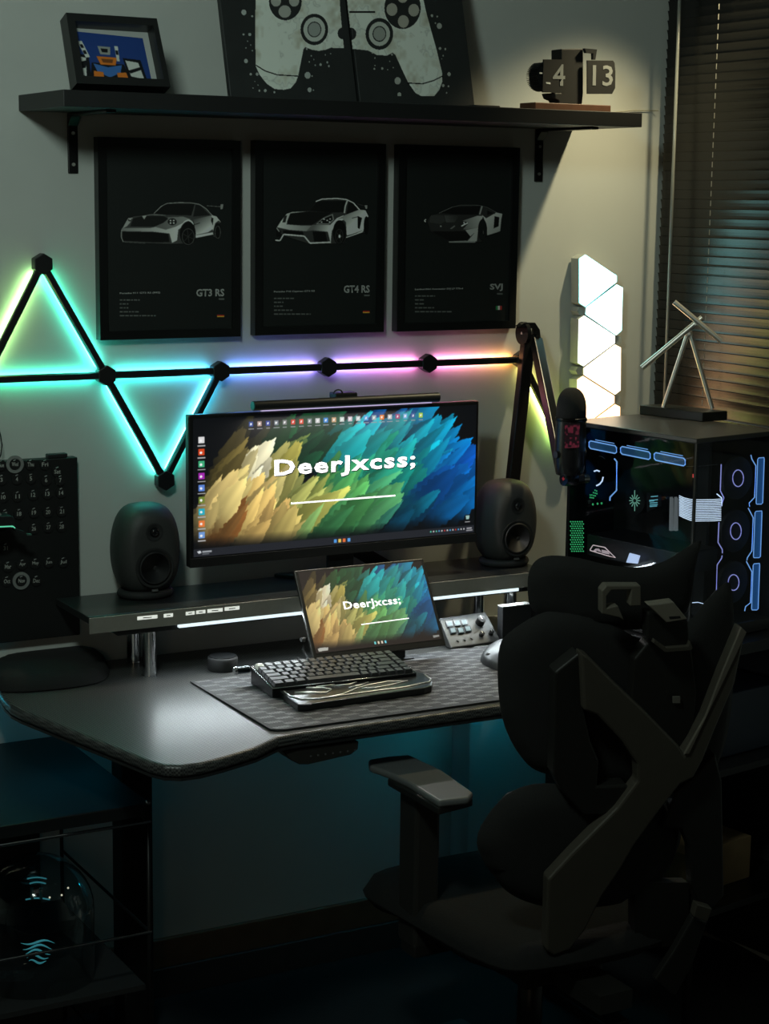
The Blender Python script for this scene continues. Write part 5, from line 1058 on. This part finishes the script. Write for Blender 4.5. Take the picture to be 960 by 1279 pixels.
MB().cyl(cc5(40, 1109), cc5(40, 1123), .004, seg=10).cyl(cc5(51, 1109), cc5(51, 1123), .004, seg=10).put('reflection_stem', mat('stem_reflection', (.05, .2, .22), .2), jar)
for k in range(5): MB().tube([cc5(47-21+k*2.5+(42-k*5)*i/10, 1178+k*6+2.5*math.sin(i/10*6.3+k)-1.5*math.sin(i/10*3.14)) for i in range(11)], [.0004+.0020*math.sin(i/10*3.14) for i in range(11)], 6).put('reflection_wave', rb, jar)
for x, y in ((62, 1121), (77, 1118), (85, 1109)): MB().sphere(cc5(x, y), .0022, seg=8).put('glint_bead', glow('glint_bead', (.8, .7, .5), 1), jar)

# ------------------------------------------------------------------ desk chair seen from behind
CP0 = Vector((2.10, -1.27, .95)); yawc = math.radians(10); fwd = Vector((math.sin(yawc), math.cos(yawc), 0)); rgt = Vector((math.cos(yawc), -math.sin(yawc), 0)); rec = math.radians(12)
nb_ = (-fwd*math.cos(rec)-Vector((0, 0, 1))*math.sin(rec)*1).normalized()   # back of the chair, leaning back
upc = rgt.cross(-nb_).normalized()
if upc.z < 0: upc = -upc
ch = thing('desk_chair', 'black ergonomic desk chair with grey X-shaped back frame, seen from behind', 'chair', (2.13, -.98, 0))
CB = Plane(CP0, nb_)
def uvc(x, y, off=0): p = CB(x, y, off)-CP0; return (p.dot(rgt), p.dot(upc))
def surfc(off, curve): return lambda u, v: CP0+rgt*u+upc*v+nb_*off+fwd*curve*u*u
padm = mat('chair_mesh', (.0085, .0085, .008), .9, noise=.3, scale=300, bump=.4)
frm = mat('chair_frame', (.075, .067, .053), .42, metal=.2, noise=.08, scale=30)
drk = mat('chair_dark', (.012, .0115, .010), .5)
def pad(name, pts, off, T, R, m, curve=.9, step=.022, sm=2):
    poly = smoothpoly([uvc(x, y, off) for x, y in pts], sm)
    return meshobj(name, cushion(poly, surfc(off, curve), nb_, T, R, step), m, ch)
hr = pad('headrest', [(670, 775), (667, 727), (675, 705), (690, 696), (723, 697), (757, 706), (800, 710), (833, 702), (860, 687), (884, 676), (884, 684), (875, 712), (872, 750), (860, 778), (800, 788), (730, 784)], -.05, .018, .03, padm, 1.0)
pad('backrest', [(725, 977), (693, 970), (668, 964), (652, 946), (637, 917), (629, 879), (629, 810), (645, 791), (678, 767), (716, 758), (760, 772), (795, 800), (838, 800), (864, 780), (888, 752), (920, 726), (926, 745), (930, 790), (932, 860), (925, 930), (905, 975), (860, 990), (790, 985)], -.045, .022, .05, padm, .55)
pad('lumbar_support', [(700, 980), (670, 980), (640, 992), (618, 1018), (601, 1050), (605, 1075), (622, 1100), (636, 1118), (662, 1130), (700, 1136), (790, 1128), (850, 1080), (862, 1020), (800, 985)], -.03, .03, .06, padm, .5)
g10 = lambda P: [(590+x/2.373, 740+y/2.373) for x, y in P]
def plate(name, P, off, th_, m, bev=.004, par=None, label=None): return MB().prism([CB(*p, off) for p in g10(P)], -nb_*th_).put(name, m, par or ch, label, bevel=bev)
plate('side_arm', [(245, 238), (318, 180), (330, 350), (350, 440), (375, 500), (370, 575), (460, 572), (470, 600), (400, 660), (330, 660), (265, 590), (240, 540)], .015, .035, drk)
plate('spine', [(480, 200), (520, 150), (648, 150), (665, 300), (650, 440), (625, 500), (590, 460), (520, 400), (470, 320)], .0, .03, drk)
Xp = MB()
Xp.prism([CB(*p, .030) for p in g10([(322, 180), (345, 190), (430, 275), (520, 360), (612, 455), (628, 482), (655, 440), (690, 370), (740, 240), (797, 104), (810, 115), (778, 270), (722, 400), (682, 500), (655, 550), (615, 570), (560, 640), (480, 750), (440, 820), (385, 900), (335, 1000), (290, 1060), (240, 1078), (218, 1062), (224, 852), (300, 770), (430, 640), (490, 560), (488, 510), (445, 445), (370, 365), (330, 350)])], -nb_*.030)
Xp.put('x_frame', frm, ch, 'grey X-shaped frame', bevel=.005)
plate('x_frame_ridge', [(628, 480), (642, 478), (812, 118), (797, 104), (740, 240), (690, 370)], .034, .006, mat('frame_edge', (.15, .135, .11), .35), .001)
plate('lower_leg', [(600, 600), (655, 552), (720, 480), (740, 560), (746, 900), (712, 935), (668, 928), (650, 870), (645, 760), (620, 700), (560, 700)], .0, .03, drk)
plate('lower_bracket', [(665, 925), (710, 938), (696, 978), (655, 962)], .036, .02, frm, .002); plate('lower_strut', [(655, 962), (696, 978), (650, 1110), (600, 1200), (540, 1150), (600, 1060)], .022, .02, drk)
plate('neck_bracket', [(520, 38), (595, 28), (637, 80), (575, 90)], .05, .02, mat('bracket_pale', (.20, .18, .145), .4), .002, label='paler neck bracket'); plate('bracket_slot', [(582, 72), (615, 70), (616, 76), (584, 79)], .0506, .002, BLK, 0)
plate('neck_post', [(520, 60), (640, 85), (645, 160), (575, 170), (520, 140)], .026, .03, drk); plate('neck_trim', [(540, 140), (575, 165), (640, 160), (645, 145), (652, 165), (648, 172), (570, 178), (535, 150)], .036, .01, frm, .001)
rg = MB(); g11 = lambda P: [(640+x/3, 660+y/3) for x, y in P]; rg.prism([CB(*p, .03) for p in g11([(335, 235), (352, 215), (480, 215), (482, 290), (440, 292), (445, 230), (370, 232), (352, 255), (352, 300), (395, 290), (418, 345), (400, 335), (335, 320)])], -nb_*.02); rg.put('headrest_yoke', mat('yoke', (.12, .108, .085), .5), ch, bevel=.002)
MB().prism([CB(*p, .004) for p in g10([(592, 307), (613, 307), (613, 326), (592, 326)])], nb_*.003).put('badge', mat('chair_badge', (.16, .15, .13), .4), ch)
# seat, arm, base
seatp = smoothpoly([(1.860, -.62), (2.09, -.595), (2.36, -.63), (2.385, -.80), (2.40, -1.12), (2.33, -1.20), (1.97, -1.20), (1.90, -1.13), (1.870, -.80)], 2)
meshobj('seat', cushion(seatp, lambda u, v: (u, v, .462), (0, 0, 1), .040, .05, .03, tb=.03), mat('seat_fabric', (.0035, .0035, .0032), .9, noise=.2, scale=200, bump=.4), ch)
AZ = .775; arp = [atZ(x, y, AZ) for x, y in ((460, 948), (485, 944), (511, 942), (553, 962), (591, 989), (585, 996), (548, 1000), (508, 975), (484, 964), (461, 956))]
MB().prism(arp, (0, 0, -.016)).put('armrest_pad', mat('arm_pad', (.12, .125, .125), .42, bump=.1, scale=300), ch, 'grey armrest pad', bevel=.006, seg=3)
am_ = sum((arp[i] for i in (2, 3, 7, 8)), Vector())/4; pa, pb2 = atZ(519, 1000, AZ-.05), atZ(552, 1005, AZ-.05)
pc0 = (pa+pb2)/2; wp = (pb2-pa).length/2
MB().prism([p-Vector((0, 0, .014)) for p in (arp[2], arp[4], arp[6], arp[8])], (0, 0, -.018)).put('armrest_block', drk, ch, bevel=.004)
MB().box((pc0.x-wp, pc0.y-.0, .40), (pc0.x+wp, pc0.y+.075, AZ-.03)).put('armrest_post', mat('arm_post', (.020, .019, .017), .5), ch, bevel=.008)
MB().box((pc0.x-wp, pc0.y, .38), (2.13, pc0.y+.06, .41)).put('arm_crossbar', drk, ch, bevel=.004)
MB().box((2.13, pc0.y, .38), (2.44, pc0.y+.06, .41)).box((2.40, pc0.y, .40), (2.44, pc0.y+.07, AZ-.02), bev=.004).put('armrest_post', drk, ch)
MB().box((2.375, pc0.y-.08, AZ-.02), (2.465, pc0.y+.18, AZ), bev=.006).put('armrest_pad', drk, ch)
sc_ = Vector((2.13, -.95, 0)); MB().box((2.03, -1.08, .36), (2.23, -.82, .415), bev=.01).put('mechanism', drk, ch)
MB().box((2.09, -1.26, .37), (2.17, -1.02, .41)).prism([CB(*p, -.01) for p in g10([(480, 860), (640, 860), (640, 1050), (480, 1050)])], fwd*.03).put('back_bracket', drk, ch)
MB().cyl((2.13, -.95, .09), (2.13, -.95, .37), .027, seg=20).put('gas_column', METAL, ch, smooth=True)
for i in range(5):
    an = math.radians(20+72*i); dx_, dy_ = math.cos(an), math.sin(an); e_ = Vector((2.13+dx_*.31, -.95+dy_*.31, .075)); s_ = Vector((-dy_, dx_, 0))
    c0 = Vector((2.13, -.95, .10)); MB().prism([c0+s_*.03-Vector((0, 0, .025)), c0-s_*.03-Vector((0, 0, .025)), c0-s_*.03+Vector((0, 0, .02)), c0+s_*.03+Vector((0, 0, .02))], e_-c0).put('base_arm', drk, ch, bevel=.004)
    w2 = MB(); w2.cyl(e_+s_*.010+Vector((0, 0, -.045)), e_+s_*.026+Vector((0, 0, -.045)), .030, seg=20); w2.cyl(e_-s_*.026+Vector((0, 0, -.045)), e_-s_*.010+Vector((0, 0, -.045)), .030, seg=20); w2.cyl(e_+Vector((0, 0, -.045)), e_+Vector((0, 0, -.01)), .008, seg=10); w2.put('caster', BLKM, ch)
